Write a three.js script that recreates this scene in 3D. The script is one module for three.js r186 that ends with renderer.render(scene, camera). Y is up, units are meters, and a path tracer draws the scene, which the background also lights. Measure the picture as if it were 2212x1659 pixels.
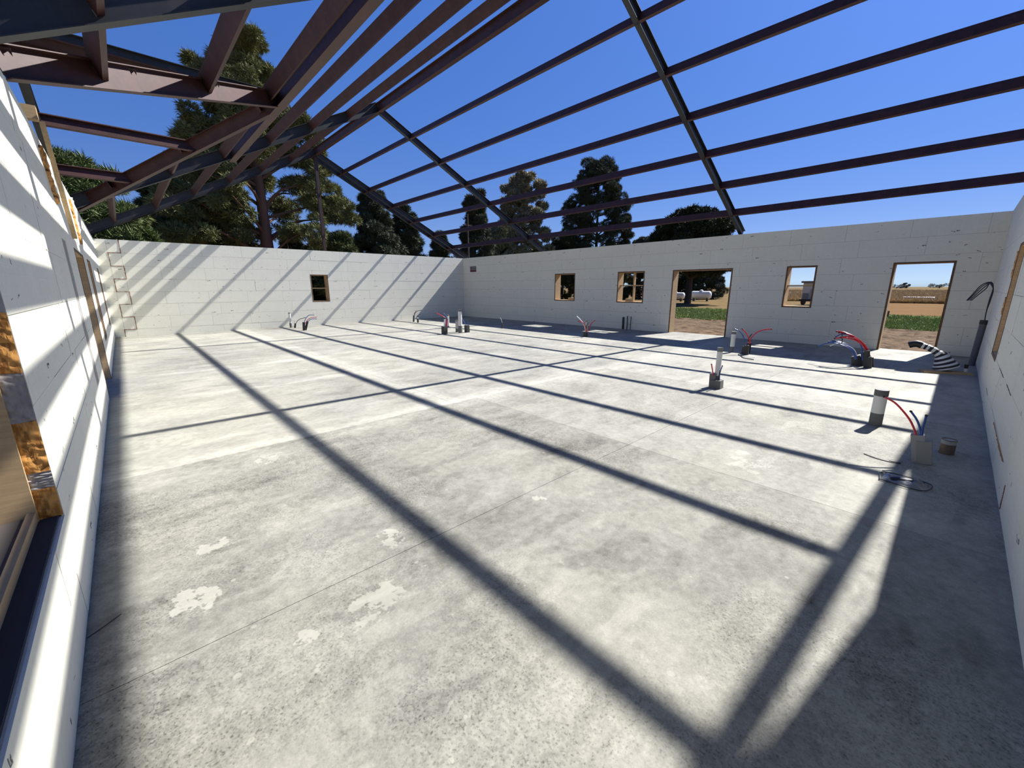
import * as THREE from 'three';
import { mergeGeometries } from 'three/addons/utils/BufferGeometryUtils.js';
import { RoundedBoxGeometry } from 'three/addons/geometries/RoundedBoxGeometry.js';

// ---------------------------------------------------------------- camera, sky, sun, exposure
const scene = new THREE.Scene();
const FPX = 884.3084, CX = 1106, CY = 829.5;
const EYE = new THREE.Vector3(18.506, 1.5587, 13.6701);
const YAW = -0.8213, PITCH = -0.2328, ROLL = -0.0032;
const camera = new THREE.PerspectiveCamera(2 * Math.atan(CY / FPX) * 180 / Math.PI, 2212 / 1659, 0.05, 3000);
const FWD = new THREE.Vector3(Math.sin(YAW) * Math.cos(PITCH), Math.sin(PITCH), -Math.cos(YAW) * Math.cos(PITCH));
const R0 = new THREE.Vector3(Math.cos(YAW), 0, Math.sin(YAW));
const U0 = R0.clone().cross(FWD);
const RIGHT = R0.clone().multiplyScalar(Math.cos(ROLL)).addScaledVector(U0, Math.sin(ROLL));
const UP = U0.clone().multiplyScalar(Math.cos(ROLL)).addScaledVector(R0, -Math.sin(ROLL));
camera.position.copy(EYE);
camera.up.copy(UP);
camera.lookAt(EYE.clone().add(FWD));

const SUNK = 0.158, SUNM = 1.022;                       // shadow shift per metre of height: -x and +z
const SUN = new THREE.Vector3(SUNK, 1, -SUNM).normalize();
const SUN_I = 10.2, SKY_I = 1.0, EXPOSURE = 1.0;

const sstep = (a, b, x) => { const t = Math.min(1, Math.max(0, (x - a) / (b - a))); return t * t * (3 - 2 * t); };
function skyTexture() {
  const w = 512, h = 256, d = new Float32Array(w * h * 4);
  const zen = [0.050, 0.150, 0.55], mid = [0.135, 0.35, 0.98], hor = [0.62, 0.82, 1.0];
  for (let j = 0; j < h; j++) for (let i = 0; i < w; i++) {
    const el = ((j + 0.5) / h - 0.5) * Math.PI, az = ((i + 0.5) / w - 0.5) * 2 * Math.PI;
    const v = new THREE.Vector3(Math.cos(el) * Math.cos(az), Math.sin(el), Math.cos(el) * Math.sin(az));
    const s = Math.max(0, Math.sin(el)), a = Math.exp(-s / 0.085), b = Math.exp(-s / 0.42);
    const c = v.dot(SUN), glow = 0.62 + 0.48 * Math.pow(0.5 + 0.5 * c, 2.2) + 0.5 * Math.pow(Math.max(0, c), 14);
    const white = 0.30 * Math.pow(Math.max(0, c), 5);
    const o = (j * w + i) * 4;
    for (let k = 0; k < 3; k++) {
      let q = (zen[k] + (mid[k] - zen[k]) * b) * (1 - 0.6 * sstep(0.5, 1.0, s)); q += (hor[k] - q) * a;
      d[o + k] = Math.min(q * glow + white * (0.35 + 0.2 * (k === 2)) * 0.5, 3);
    }
    d[o + 3] = 1;
  }
  const t = new THREE.DataTexture(d, w, h, THREE.RGBAFormat, THREE.FloatType);
  t.mapping = THREE.EquirectangularReflectionMapping; t.magFilter = THREE.LinearFilter; t.minFilter = THREE.LinearFilter;
  t.colorSpace = THREE.LinearSRGBColorSpace; t.needsUpdate = true;
  return t;
}
const sky = skyTexture();
scene.background = sky; scene.environment = sky;
scene.backgroundIntensity = SKY_I; scene.environmentIntensity = SKY_I;

const sun = new THREE.DirectionalLight(new THREE.Color().setRGB(1.0, 0.965, 0.93), SUN_I);
sun.position.copy(SUN).multiplyScalar(60).add(new THREE.Vector3(9, 0, 7));
sun.target.position.set(9, 0, 7);
sun.castShadow = true; sun.shadow.radius = 1.0; sun.shadow.mapSize.set(4096, 4096);
Object.assign(sun.shadow.camera, { left: -40, right: 40, top: 40, bottom: -40, near: 1, far: 160 });
scene.add(sun, sun.target);

const renderer = new THREE.WebGLRenderer({ antialias: true });
renderer.toneMapping = THREE.LinearToneMapping;
renderer.toneMappingExposure = EXPOSURE;
renderer.shadowMap.enabled = true;

// ---------------------------------------------------------------- helpers
const W = 18.944, D = 14.04, H = 3.05, T = 0.335, GY = -0.3;
const V3 = (x, y, z) => new THREE.Vector3(x, y, z);
function rng(seed) { let s = seed >>> 0; return () => { s = (s + 0x6D2B79F5) | 0; let t = Math.imul(s ^ (s >>> 15), 1 | s); t = (t + Math.imul(t ^ (t >>> 7), 61 | t)) ^ t; return ((t ^ (t >>> 14)) >>> 0) / 4294967296; }; }
const NOISE = (() => { const r = rng(77), a = new Float32Array(65536); for (let i = 0; i < 65536; i++) a[i] = r(); return a; })();
function vn(x, y) {                                       // value noise, 0..1
  const xi = Math.floor(x), yi = Math.floor(y); let fx = x - xi, fy = y - yi;
  fx = fx * fx * (3 - 2 * fx); fy = fy * fy * (3 - 2 * fy);
  const x0 = xi & 255, x1 = (xi + 1) & 255, y0 = (yi & 255) << 8, y1 = ((yi + 1) & 255) << 8;
  const a = NOISE[x0 + y0], b = NOISE[x1 + y0], c = NOISE[x0 + y1], d = NOISE[x1 + y1];
  return a + (b - a) * fx + (c - a + (a - b - c + d) * fx) * fy;
}
function fbm(x, y, n) { let s = 0, w = 0.5, t = 0; for (let i = 0; i < n; i++) { s += w * vn(x, y); t += w; x = x * 2.03 + 17.3; y = y * 2.03 + 9.1; w *= 0.5; } return s / t; }

// a pixel of the photograph gives a direction; the thing it touches gives the distance
const rayOf = (px, py) => FWD.clone().addScaledVector(RIGHT, (px - CX) / FPX).addScaledVector(UP, (CY - py) / FPX);
const onY = (px, py, y = 0) => { const d = rayOf(px, py); return EYE.clone().addScaledVector(d, (y - EYE.y) / d.y); };
const onX = (px, py, x) => { const d = rayOf(px, py); return EYE.clone().addScaledVector(d, (x - EYE.x) / d.x); };
const onZ = (px, py, z) => { const d = rayOf(px, py); return EYE.clone().addScaledVector(d, (z - EYE.z) / d.z); };
function stand(base, px, py) {                            // a point above or beside a base that stands on the floor
  const n = V3(base.x - EYE.x, 0, base.z - EYE.z), d = rayOf(px, py);
  return EYE.clone().addScaledVector(d, n.dot(base.clone().sub(EYE)) / n.dot(d));
}

const taken = new Map();
function numbered(name) { const n = taken.get(name) ?? 0; taken.set(name, n + 1); return n ? name + '_' + String(n).padStart(3, '0') : name; }
function mesh(name, geo, mat, parent) {
  const m = new THREE.Mesh(geo, mat); m.name = parent ? name : numbered(name); m.castShadow = m.receiveShadow = true; (parent ?? scene).add(m); return m;
}
function tag(o, label, category, group) { o.userData.label = label; o.userData.category = category; if (group) o.userData.group = group; return o; }
function thing(name, label, category, pos, group) { const g = new THREE.Group(); g.name = numbered(name); if (pos) g.position.copy(pos); scene.add(g); return tag(g, label, category, group); }
function struct(o, label, category) { o.userData.kind = 'structure'; if (label) o.userData.label = label; if (category) o.userData.category = category; return o; }
const cylG = (r0, r1, h, seg = 20) => new THREE.CylinderGeometry(r1, r0, h, seg);
function boxG(x0, x1, y0, y1, z0, z1) { const g = new THREE.BoxGeometry(x1 - x0, y1 - y0, z1 - z0); g.translate((x0 + x1) / 2, (y0 + y1) / 2, (z0 + z1) / 2); return worldUV(g); }
function worldUV(g) {                                     // box projection, uv in metres
  const p = g.attributes.position, n = g.attributes.normal, u = new Float32Array(p.count * 2);
  for (let i = 0; i < p.count; i++) {
    const ax = Math.abs(n.getX(i)), ay = Math.abs(n.getY(i)), az = Math.abs(n.getZ(i));
    if (ay >= ax && ay >= az) { u[2 * i] = p.getX(i); u[2 * i + 1] = p.getZ(i); }
    else if (ax >= az) { u[2 * i] = p.getZ(i); u[2 * i + 1] = p.getY(i); }
    else { u[2 * i] = p.getX(i); u[2 * i + 1] = p.getY(i); }
  }
  g.setAttribute('uv', new THREE.BufferAttribute(u, 2)); return g;
}
const tubeG = (pts, r, seg = 20, rs = 8) => new THREE.TubeGeometry(new THREE.CatmullRomCurve3(pts), seg, r, rs);
function dataTex(w, h, fn, srgb = true, repeat = true) {  // fn(x, y, out) with out in 0..1 (linear albedo when srgb)
  const d = new Uint8Array(w * h * 4), o = [0, 0, 0];
  for (let j = 0; j < h; j++) for (let i = 0; i < w; i++) {
    fn((i + 0.5) / w, (j + 0.5) / h, o); const k = (j * w + i) * 4;
    for (let c = 0; c < 3; c++) { let v = Math.min(1, Math.max(0, o[c])); if (srgb) v = v <= 0.0031308 ? v * 12.92 : 1.055 * Math.pow(v, 1 / 2.4) - 0.055; d[k + c] = v * 255 + 0.5; }
    d[k + 3] = 255;
  }
  const t = new THREE.DataTexture(d, w, h); t.magFilter = THREE.LinearFilter; t.minFilter = THREE.LinearMipmapLinearFilter; t.generateMipmaps = true;
  if (srgb) t.colorSpace = THREE.SRGBColorSpace; if (repeat) t.wrapS = t.wrapT = THREE.RepeatWrapping; t.needsUpdate = true; return t;
}
const lin = (r, g, b) => new THREE.Color().setRGB(r, g, b);
const mat = (r, g, b, rough = 0.8, extra = {}) => new THREE.MeshStandardMaterial({ color: lin(r, g, b), roughness: rough, ...extra });

// ---------------------------------------------------------------- materials
const M = {};
function foamTexture() {
  const marks = [], r = rng(5);
  for (let i = 0; i < 46; i++) marks.push([r(), r(), 0.002 + 0.012 * r(), 0.001 + 0.005 * r(), r() * 0.8 - 0.4, 0.25 + 0.5 * r()]);
  const pale = []; for (let i = 0; i < 60; i++) pale.push([r(), r(), 0.02 + 0.09 * r(), 0.0012, 0.05]);
  return dataTex(1024, 1024, (x, y, o) => {
    let g = 0.76 + 0.05 * (fbm(x * 6, y * 6, 4) - 0.5) + 0.05 * (fbm(x * 90, y * 90, 2) - 0.5);
    const ly = (y * 24) % 1; if (ly < 0.05) g -= 0.03 * vn(x * 14, Math.floor(y * 24) * 3.7);   // scored lines every 10 cm
    const lx = (x * 12) % 1; if (lx < 0.03) g -= 0.03 * vn(Math.floor(x * 12) * 5.1, y * 9);
    for (const m of marks) { const dx = x - m[0], dy = y - m[1] - dx * m[4]; if (Math.abs(dx) < m[2] && Math.abs(dy) < m[3]) g -= m[5] * (vn(x * 300, y * 300) > 0.38 ? 1 : 0.2); }
    for (const m of pale) { if (Math.abs(x - m[0]) < m[2] && Math.abs(y - m[1]) < m[3]) g += m[4] * 0.8; }
    o[0] = g; o[1] = g * 0.985; o[2] = g * 0.85;
  });
}
{
  const foamMap = foamTexture(); foamMap.repeat.set(1 / 2.44, 1 / 2.44);
  M.foam = new THREE.MeshPhysicalMaterial({ map: foamMap, roughness: 0.9, specularIntensity: 0.25 });
  M.core = mat(0.17, 0.17, 0.165, 0.95);
  const wood = dataTex(512, 512, (x, y, o) => {
    const k = fbm(x * 3, y * 40 + 3 * fbm(x * 4, y * 2, 2), 4), n = fbm(x * 60, y * 260, 2);
    const v = 0.75 + 0.45 * k + 0.12 * n; const kn = Math.hypot((x - 0.3) * 6, (y - 0.6) * 14) < 0.28 ? 0.55 : 1;
    o[0] = 0.46 * v * kn; o[1] = 0.32 * v * kn; o[2] = 0.165 * v * kn;
  });
  wood.repeat.set(1 / 1.2, 1 / 0.6);
  M.wood = new THREE.MeshStandardMaterial({ map: wood, roughness: 0.75 });
  M.sawnEdge = new THREE.MeshStandardMaterial({ map: dataTex(256, 256, (x, y, o) => { const k = fbm(x * 20, y * 20, 4), v = 0.6 + 0.8 * k; o[0] = 0.15 * v; o[1] = 0.082 * v; o[2] = 0.045 * v; }), roughness: 0.9 });   // stained rough-sawn board edges
  const rust = dataTex(512, 512, (x, y, o) => {
    const a = fbm(x * 5, y * 5, 4), b = fbm(x * 40, y * 40, 3), c = sstep(0.62, 0.75, fbm(x * 9 + 4, y * 9, 3));
    const v = 0.8 + 0.5 * (a - 0.5) + 0.35 * (b - 0.5);
    o[0] = 0.062 * v + 0.014 * c; o[1] = 0.0215 * v + 0.008 * c; o[2] = 0.0165 * v + 0.006 * c;
  });
  rust.repeat.set(0.7, 0.7);
  M.steel = new THREE.MeshStandardMaterial({ map: rust, roughness: 0.55, metalness: 0.0 });
  const mill = dataTex(256, 256, (x, y, o) => { const a = fbm(x * 7, y * 7, 4), b = fbm(x * 50, y * 50, 2), v = 0.75 + 0.5 * (a - 0.5) + 0.3 * (b - 0.5), c = sstep(0.66, 0.78, fbm(x * 5 + 9, y * 5, 3)); o[0] = 0.021 * v + 0.02 * c; o[1] = 0.023 * v + 0.012 * c; o[2] = 0.027 * v + 0.006 * c; });
  mill.repeat.set(0.8, 0.8); M.millSteel = new THREE.MeshStandardMaterial({ map: mill, roughness: 0.5 });   // bare rolled steel with its blue-black scale
  M.steelBrown = new THREE.MeshStandardMaterial({ map: rust, color: lin(0.65, 0.7, 0.75), roughness: 0.5 });
  const orange = dataTex(256, 256, (x, y, o) => { const a = fbm(x * 8, y * 8, 4), b = sstep(0.3, 0.75, a); o[0] = 0.30 + 0.36 * b; o[1] = 0.125 + 0.20 * b; o[2] = 0.02 + 0.06 * b; });
  M.orangeFoam = new THREE.MeshStandardMaterial({ map: orange, roughness: 0.7, bumpMap: orange, bumpScale: 0.004 });
  M.brownSeam = mat(0.20, 0.085, 0.045, 0.8);
  M.concreteRaw = new THREE.MeshStandardMaterial({ map: dataTex(256, 256, (x, y, o) => { const g = 0.24 + 0.2 * (fbm(x * 12, y * 12, 4) - 0.3); o[0] = g * 1.06; o[1] = g; o[2] = g * 0.96; }), roughness: 0.9 });
  M.pvc = mat(0.68, 0.68, 0.64, 0.4); M.pvcGrey = mat(0.13, 0.13, 0.127, 0.6); M.sleeve = mat(0.05, 0.05, 0.048, 0.85); M.black = mat(0.015, 0.015, 0.017, 0.5);
  M.red = mat(0.60, 0.022, 0.035, 0.3); M.blue = mat(0.02, 0.07, 0.28, 0.3); M.white = mat(0.78, 0.78, 0.76, 0.45); M.galv = mat(0.4, 0.4, 0.38, 0.45, { metalness: 0.6 });
}

// ---------------------------------------------------------------- floor slab
const PALE = [[16.715, 12.944, 0.13, 0.16, 1], [16.78, 13.07, 0.10, 0.10, 2], [16.28, 12.642, 0.13, 0.12, 3], [16.10, 13.648, 0.15, 0.12, 4], [17.47, 9.80, 0.20, 0.20, 5], [16.73, 13.31, 0.06, 0.06, 6], [13.07, 13.53, 0.30, 0.22, 7], [17.30, 9.55, 0.08, 0.08, 8], [16.6, 11.6, 0.1, 0.05, 9], [15.6, 13.5, 0.08, 0.1, 10], [14.3, 12.9, 0.25, 0.12, 11], [12.6, 12.9, 0.3, 0.18, 12]];
const DOTS = (() => { const r = rng(91), a = []; for (let i = 0; i < 120; i++) a.push([15.3 + 3.2 * r(), 10.4 + 3.5 * r(), 0.003 + 0.014 * Math.pow(r(), 3)]); for (let i = 0; i < 40; i++) a.push([16.4 + 0.8 * r(), 12.4 + 1.2 * r(), 0.003 + 0.011 * r() * r()]); return a; })();
const STREAKS = [[11.0, 9.0, 13.4, 0.14, 0.16], [8.6, 10.4, 13.8, 0.18, 0.09], [6.6, 6.0, 12.5, 0.22, 0.06], [4.3, 8.0, 13.9, 0.3, 0.07], [11.2, 3.2, 9.2, 0.25, 0.06], [2.2, 6.0, 13.6, 0.10, 0.10], [9.6, 4.0, 10.2, 0.16, 0.07]];
function concrete(x, z, fine, o) {
  const big = fbm(x * 0.55 + 3, z * 0.55 + 8, 4) - 0.5, med = fbm(x * 2.3, z * 2.3 + 5, 4) - 0.5, brush = fbm(x * 7 + 2 * med, z * 0.9, 3) - 0.5, small = fbm(x * 26, z * 26, 3) - 0.5;
  let g = 0.232 + 0.12 * big + 0.13 * med + 0.065 * brush + 0.10 * small;
  if (x > 13.97) g += z > 10.15 ? 0 : z > 6.95 ? 0.05 : 0.10; else g += 0.082;  // farther panels painted lighter, imitating glare on the far floor
  const wob = 0.5 + fbm(x * 1.3 + 40, z * 1.3, 3) + 0.4 * small;
  if (x < 13.985) { g += 0.095 * wob * sstep(0.34, 0.06, Math.abs(x - 13.97)); g += 0.085 * wob * sstep(0.26, 0.05, Math.abs(z - 10.55)); } else { g += 0.065 * wob * sstep(0.45, 0.05, x - 13.97); }
  for (const s of STREAKS) { const dx = Math.abs(x - s[0] - 0.25 * big); if (dx < s[3] * 1.6 && z > s[1] && z < s[2]) g += 0.6 * s[4] * (0.5 + brush * 2.4 + med) * sstep(s[3] * 1.5, 0, dx) * sstep(s[1], s[1] + 0.8, z) * sstep(s[2], s[2] - 0.8, z); }
  let warm = 0.5 * big + 0.4 * (fbm(x * 1.1 + 70, z * 1.1, 3) - 0.5);
  if (x < 1.05) g -= 0.05 * sstep(1.05, 0.9, x);         // darker strip along the gable wall
  let pale = 0;
  for (const s of PALE) { const dx = (x - s[0]) / s[2], dz = (z - s[1]) / s[3], q = dx * dx + dz * dz; if (q < 1.9) { const n = fbm(x * 16 + s[4] * 7, z * 16, 4) + 0.35 * (fbm(x * 70, z * 70, 2) - 0.5); pale = Math.max(pale, sstep(0.04, 0.13, n * (1.25 - 0.55 * q) - 0.44)); } }
  if (fine) {
    const pit = vn(x * 190, z * 190), pit2 = vn(x * 330 + 9, z * 330), patch = sstep(0.35, 0.65, fbm(x * 1.7 + 9, z * 1.7 + 31, 3));
    const gr = vn(x * 115 + 31, z * 115); g += 0.05 * (pit2 - 0.5) + 0.06 * (gr - 0.5) * (0.5 + patch); if (pit > 0.74) g -= 0.09 * patch * sstep(0.74, 0.86, pit); if (pit < 0.14) g += 0.045 * (1 - patch);
    for (const s of DOTS) { const dx = x - s[0], dz = z - s[1]; if (Math.abs(dx) < s[2] && Math.abs(dz) < s[2] && dx * dx + dz * dz < s[2] * s[2] * (0.6 + 0.7 * vn(x * 80, z * 80))) pale = Math.max(pale, 0.7); }
  }
  g += pale * (0.385 - g) * 0.72;
  const blot = fbm(x * 6.5 + 50 + 1.5 * med, z * 2.6 + 12, 5); if (blot < 0.42) g -= 0.042 * sstep(0.42, 0.30, blot); if (blot > 0.60) g += 0.035 * sstep(0.60, 0.72, blot);
  g = Math.max(0.08, Math.min(0.5, g));
  o[0] = g * (1.005 + 0.05 * warm); o[1] = g * (0.99 + 0.015 * warm); o[2] = g * (0.85 - 0.10 * warm);
}
{
  const floor = new THREE.Group(); floor.name = numbered('floor'); scene.add(floor); struct(floor, 'trowelled pale grey concrete floor slab with thin saw-cut joints', 'floor');
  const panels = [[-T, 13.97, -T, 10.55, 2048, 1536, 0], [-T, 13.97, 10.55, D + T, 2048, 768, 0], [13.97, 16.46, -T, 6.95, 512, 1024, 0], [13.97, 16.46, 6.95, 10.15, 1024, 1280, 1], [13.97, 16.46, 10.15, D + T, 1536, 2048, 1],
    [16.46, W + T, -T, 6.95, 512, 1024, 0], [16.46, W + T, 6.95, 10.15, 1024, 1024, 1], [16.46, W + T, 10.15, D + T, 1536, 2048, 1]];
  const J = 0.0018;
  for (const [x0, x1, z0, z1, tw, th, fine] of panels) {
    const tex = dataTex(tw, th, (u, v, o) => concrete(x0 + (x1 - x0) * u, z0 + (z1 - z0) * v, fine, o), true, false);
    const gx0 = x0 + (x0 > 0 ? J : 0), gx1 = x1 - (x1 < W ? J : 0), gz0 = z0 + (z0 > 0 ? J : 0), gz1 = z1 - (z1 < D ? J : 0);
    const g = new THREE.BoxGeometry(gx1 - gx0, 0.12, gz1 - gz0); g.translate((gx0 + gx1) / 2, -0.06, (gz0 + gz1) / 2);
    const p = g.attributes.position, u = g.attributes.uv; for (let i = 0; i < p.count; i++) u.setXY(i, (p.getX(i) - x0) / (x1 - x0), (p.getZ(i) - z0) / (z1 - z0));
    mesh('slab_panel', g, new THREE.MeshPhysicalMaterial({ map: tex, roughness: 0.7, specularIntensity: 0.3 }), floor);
  }
  mesh('slab_base', boxG(-T, W + T, -0.5, -0.10, -T, D + T), M.core, floor);
}

// ---------------------------------------------------------------- walls of stacked foam blocks
const COURSES = [0, 0.235, 0.64, 1.045, 1.445, 1.845, 2.245, 2.65, 3.05];
function subtract(rects, hole) {
  const out = [];
  for (const [a, b, c, d] of rects) {
    const [h0, h1, h2, h3] = hole;
    if (h1 <= a || h0 >= b || h3 <= c || h2 >= d) { out.push([a, b, c, d]); continue; }
    if (h2 > c) out.push([a, b, c, h2]); if (h3 < d) out.push([a, b, h3, d]);
    const lo = Math.max(c, h2), hi = Math.min(d, h3);
    if (h0 > a) out.push([a, h0, lo, hi]); if (h1 < b) out.push([h1, b, lo, hi]);
  }
  return out;
}
function wall(name, label, matrix, u0, u1, bu0, bu1, joint, holes, recess = []) {
  const g = new THREE.Group(); g.name = numbered(name); scene.add(g); struct(g, label, 'wall');
  matrix.decompose(g.position, g.quaternion, g.scale);
  let core = [[u0, u1, 0, H]]; for (const h of holes) core = subtract(core, h);
  const cg = core.map(([a, b, c, d]) => boxG(a, b, c, d, -T, -0.009)); mesh('wall_core', mergeGeometries(cg), M.core, g);
  let outer = [[u0, u1, 0, H]]; for (const h of holes) outer = subtract(outer, h);
  mesh('outer_face', mergeGeometries(outer.map(([a, b, c, d]) => boxG(a, b, c, d + 0.001, -T - 0.004, -T + 0.06))), M.foam, g);
  const r = rng(name.length * 131 + 7);
  for (let k = 0; k < 8; k++) {
    const v0 = COURSES[k], v1 = COURSES[k + 1], off = joint + (k % 2 ? 0 : 0.3);
    const first = Math.floor((bu0 - off) / 1.2055), last = Math.ceil((bu1 - off) / 1.2055);
    for (let i = first; i < last; i++) {
      let rects = [[Math.max(bu0, off + i * 1.2055 + 0.0018), Math.min(bu1, off + (i + 1) * 1.2055 - 0.0018), v0 + (k ? 0.0018 : 0), v1 - (k < 7 ? 0.0018 : 0)]];
      for (const h of [...holes, ...recess]) rects = subtract(rects, h);
      const proud = (r() - 0.5) * 0.003, su = Math.floor(r() * 12) * 0.2033, sv = Math.floor(r() * 24) * 0.10167;
      for (const [a, b, c, d] of rects) {
        if (b - a < 0.01 || d - c < 0.01) continue;
        const q = boxG(a, b, c, d, -0.06, proud), uv = q.attributes.uv; for (let n = 0; n < uv.count; n++) uv.setXY(n, uv.getX(n) + su, uv.getY(n) + sv);
        mesh('foam_block', q, M.foam, g);
      }
    }
  }
  return g;
}
const mtx = (u, n, o) => new THREE.Matrix4().makeBasis(u, V3(0, 1, 0), n).setPosition(o);
const FRONT = mtx(V3(1, 0, 0), V3(0, 0, 1), V3(0, 0, 0)), LEFT = mtx(V3(-1, 0, 0), V3(0, 0, -1), V3(W, 0, D)), GABLE = mtx(V3(0, 0, -1), V3(1, 0, 0), V3(0, 0, D)), RIGHTM = mtx(V3(0, 0, 1), V3(-1, 0, 0), V3(W, 0, 0));
const openFront = { w1: [6.528, 7.629, 0.982, 2.095], w2: [9.634, 10.737, 0.976, 2.093], d1: [11.77, 13.66, 0, 2.093], w3: [15.068, 15.771, 0.976, 2.094], d2: [17.27, 18.315, 0, 2.098] };
const lx = (x0, x1, y0, y1) => [W - x1, W - x0, y0, y1];
const openLeft = { wNear: lx(15.75, 18.2, 0.50, 2.09), d3: lx(8.45, 10.30, 0, 2.09), wB: lx(6.25, 7.30, 0.55, 2.09), wC: lx(1.70, 2.75, 0.55, 2.09) };
const openGable = { w: [D - 7.842, D - 7.136, 0.976, 2.087] };
const openRight = { w: [4.62, 5.60, 0.60, 2.11] };
const chase = lx(11.46, 11.90, 0.45, 2.085);
wall('wall_front', 'long white foam block wall with two doorways and three small windows', FRONT, -T, W + T, 0, W, 7.821 - 12.055, Object.values(openFront));
wall('wall_left', 'sunlit white foam block wall crossed by slanting purlin shadows', LEFT, -T, W + T, 0, W, 0.4, Object.values(openLeft), [chase]);
wall('wall_gable', 'white foam block end wall with one small window and rust-coloured seam', GABLE, 0, D, 0, D, D - 13.78, Object.values(openGable));
wall('wall_right', 'shaded white foam block wall with orange foam streaks beside window slot', RIGHTM, 0, D, 0, D, 0.7, Object.values(openRight));

// wooden bucks lining the openings
function buck(name, label, category, matrix, [u0, u1, v0, v1], opt = {}) {
  const g = new THREE.Group(); g.name = numbered(name); scene.add(g); struct(g, label, category);
  matrix.decompose(g.position, g.quaternion, g.scale);
  const t = 0.040, f = 0.004, back = -T - 0.01;
  const jamb = (a, b) => { const m = mesh('jamb', boxG(a, b, v0, v1, back, f - 0.006), M.wood, g); mesh('jamb_edge', boxG(a, b, v0, v1, f - 0.006, f), M.sawnEdge, m); };
  jamb(u0, u0 + t); jamb(u1 - t, u1);
  const head = mesh('head', boxG(u0 + t, u1 - t, v1 - t, v1, back, f - 0.006), M.wood, g); mesh('head_edge', boxG(u0 + t, u1 - t, v1 - t, v1, f - 0.006, f), M.sawnEdge, head);
  if (v0 > 0.1) { const sill = mesh('sill', boxG(u0 + t, u1 - t, v0, v0 + t, back, f - 0.006), M.wood, g); mesh('sill_edge', boxG(u0 + t, u1 - t, v0, v0 + t, f - 0.006, f), M.sawnEdge, sill); }
  const vm = (v0 + v1) / 2 + (opt.dy ?? 0);
  if (opt.bar) mesh('cross_bar', boxG(u0 + t, u1 - t, vm - 0.02, vm + 0.02, -0.24, -0.14), M.wood, g);
  if (opt.post) mesh('mullion_post', boxG((u0 + u1) / 2 - 0.022 + opt.post, (u0 + u1) / 2 + 0.022 + opt.post, v0 + t, v1 - t, -0.23, -0.13), M.wood, g);
  if (opt.block) for (const [a, b, c] of opt.block) mesh('sill_block', boxG(a, b, v0 + t, v0 + t + c, -0.30, -0.20), M.wood, g);
  return g;
}
buck('window_1', 'small window opening with plain wooden lining in the shaded wall', 'window', FRONT, openFront.w1, { block: [[7.12, 7.58, 0.085]] });
buck('window_2', 'small window opening braced by a wooden cross', 'window', FRONT, openFront.w2, { bar: true, post: 0.06, dy: 0.06, block: [[9.90, 10.18, 0.10]] });
buck('door_1', 'wide doorway with wooden lining looking out to white tanks', 'doorway', FRONT, openFront.d1);
buck('window_3', 'small window opening with one cross bar and trailer outside', 'window', FRONT, openFront.w3, { bar: true, dy: 0.03 });
buck('door_2', 'narrow doorway looking out to fields, beside striped duct', 'doorway', FRONT, openFront.d2);
buck('window_4', 'window opening with one cross bar in the sunlit end wall', 'window', GABLE, openGable.w, { bar: true });
buck('door_3', 'dark wood lined doorway in the sunlit long wall', 'doorway', LEFT, openLeft.d3);
buck('window_5', 'low window slot in the sunlit wall beyond the doorway', 'window', LEFT, openLeft.wB);
buck('window_6', 'low window slot near the rust-coloured seam corner', 'window', LEFT, openLeft.wC);
buck('window_7', 'shaded window slot edged with orange foam and dark wood', 'window', RIGHTM, openRight.w);

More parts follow.
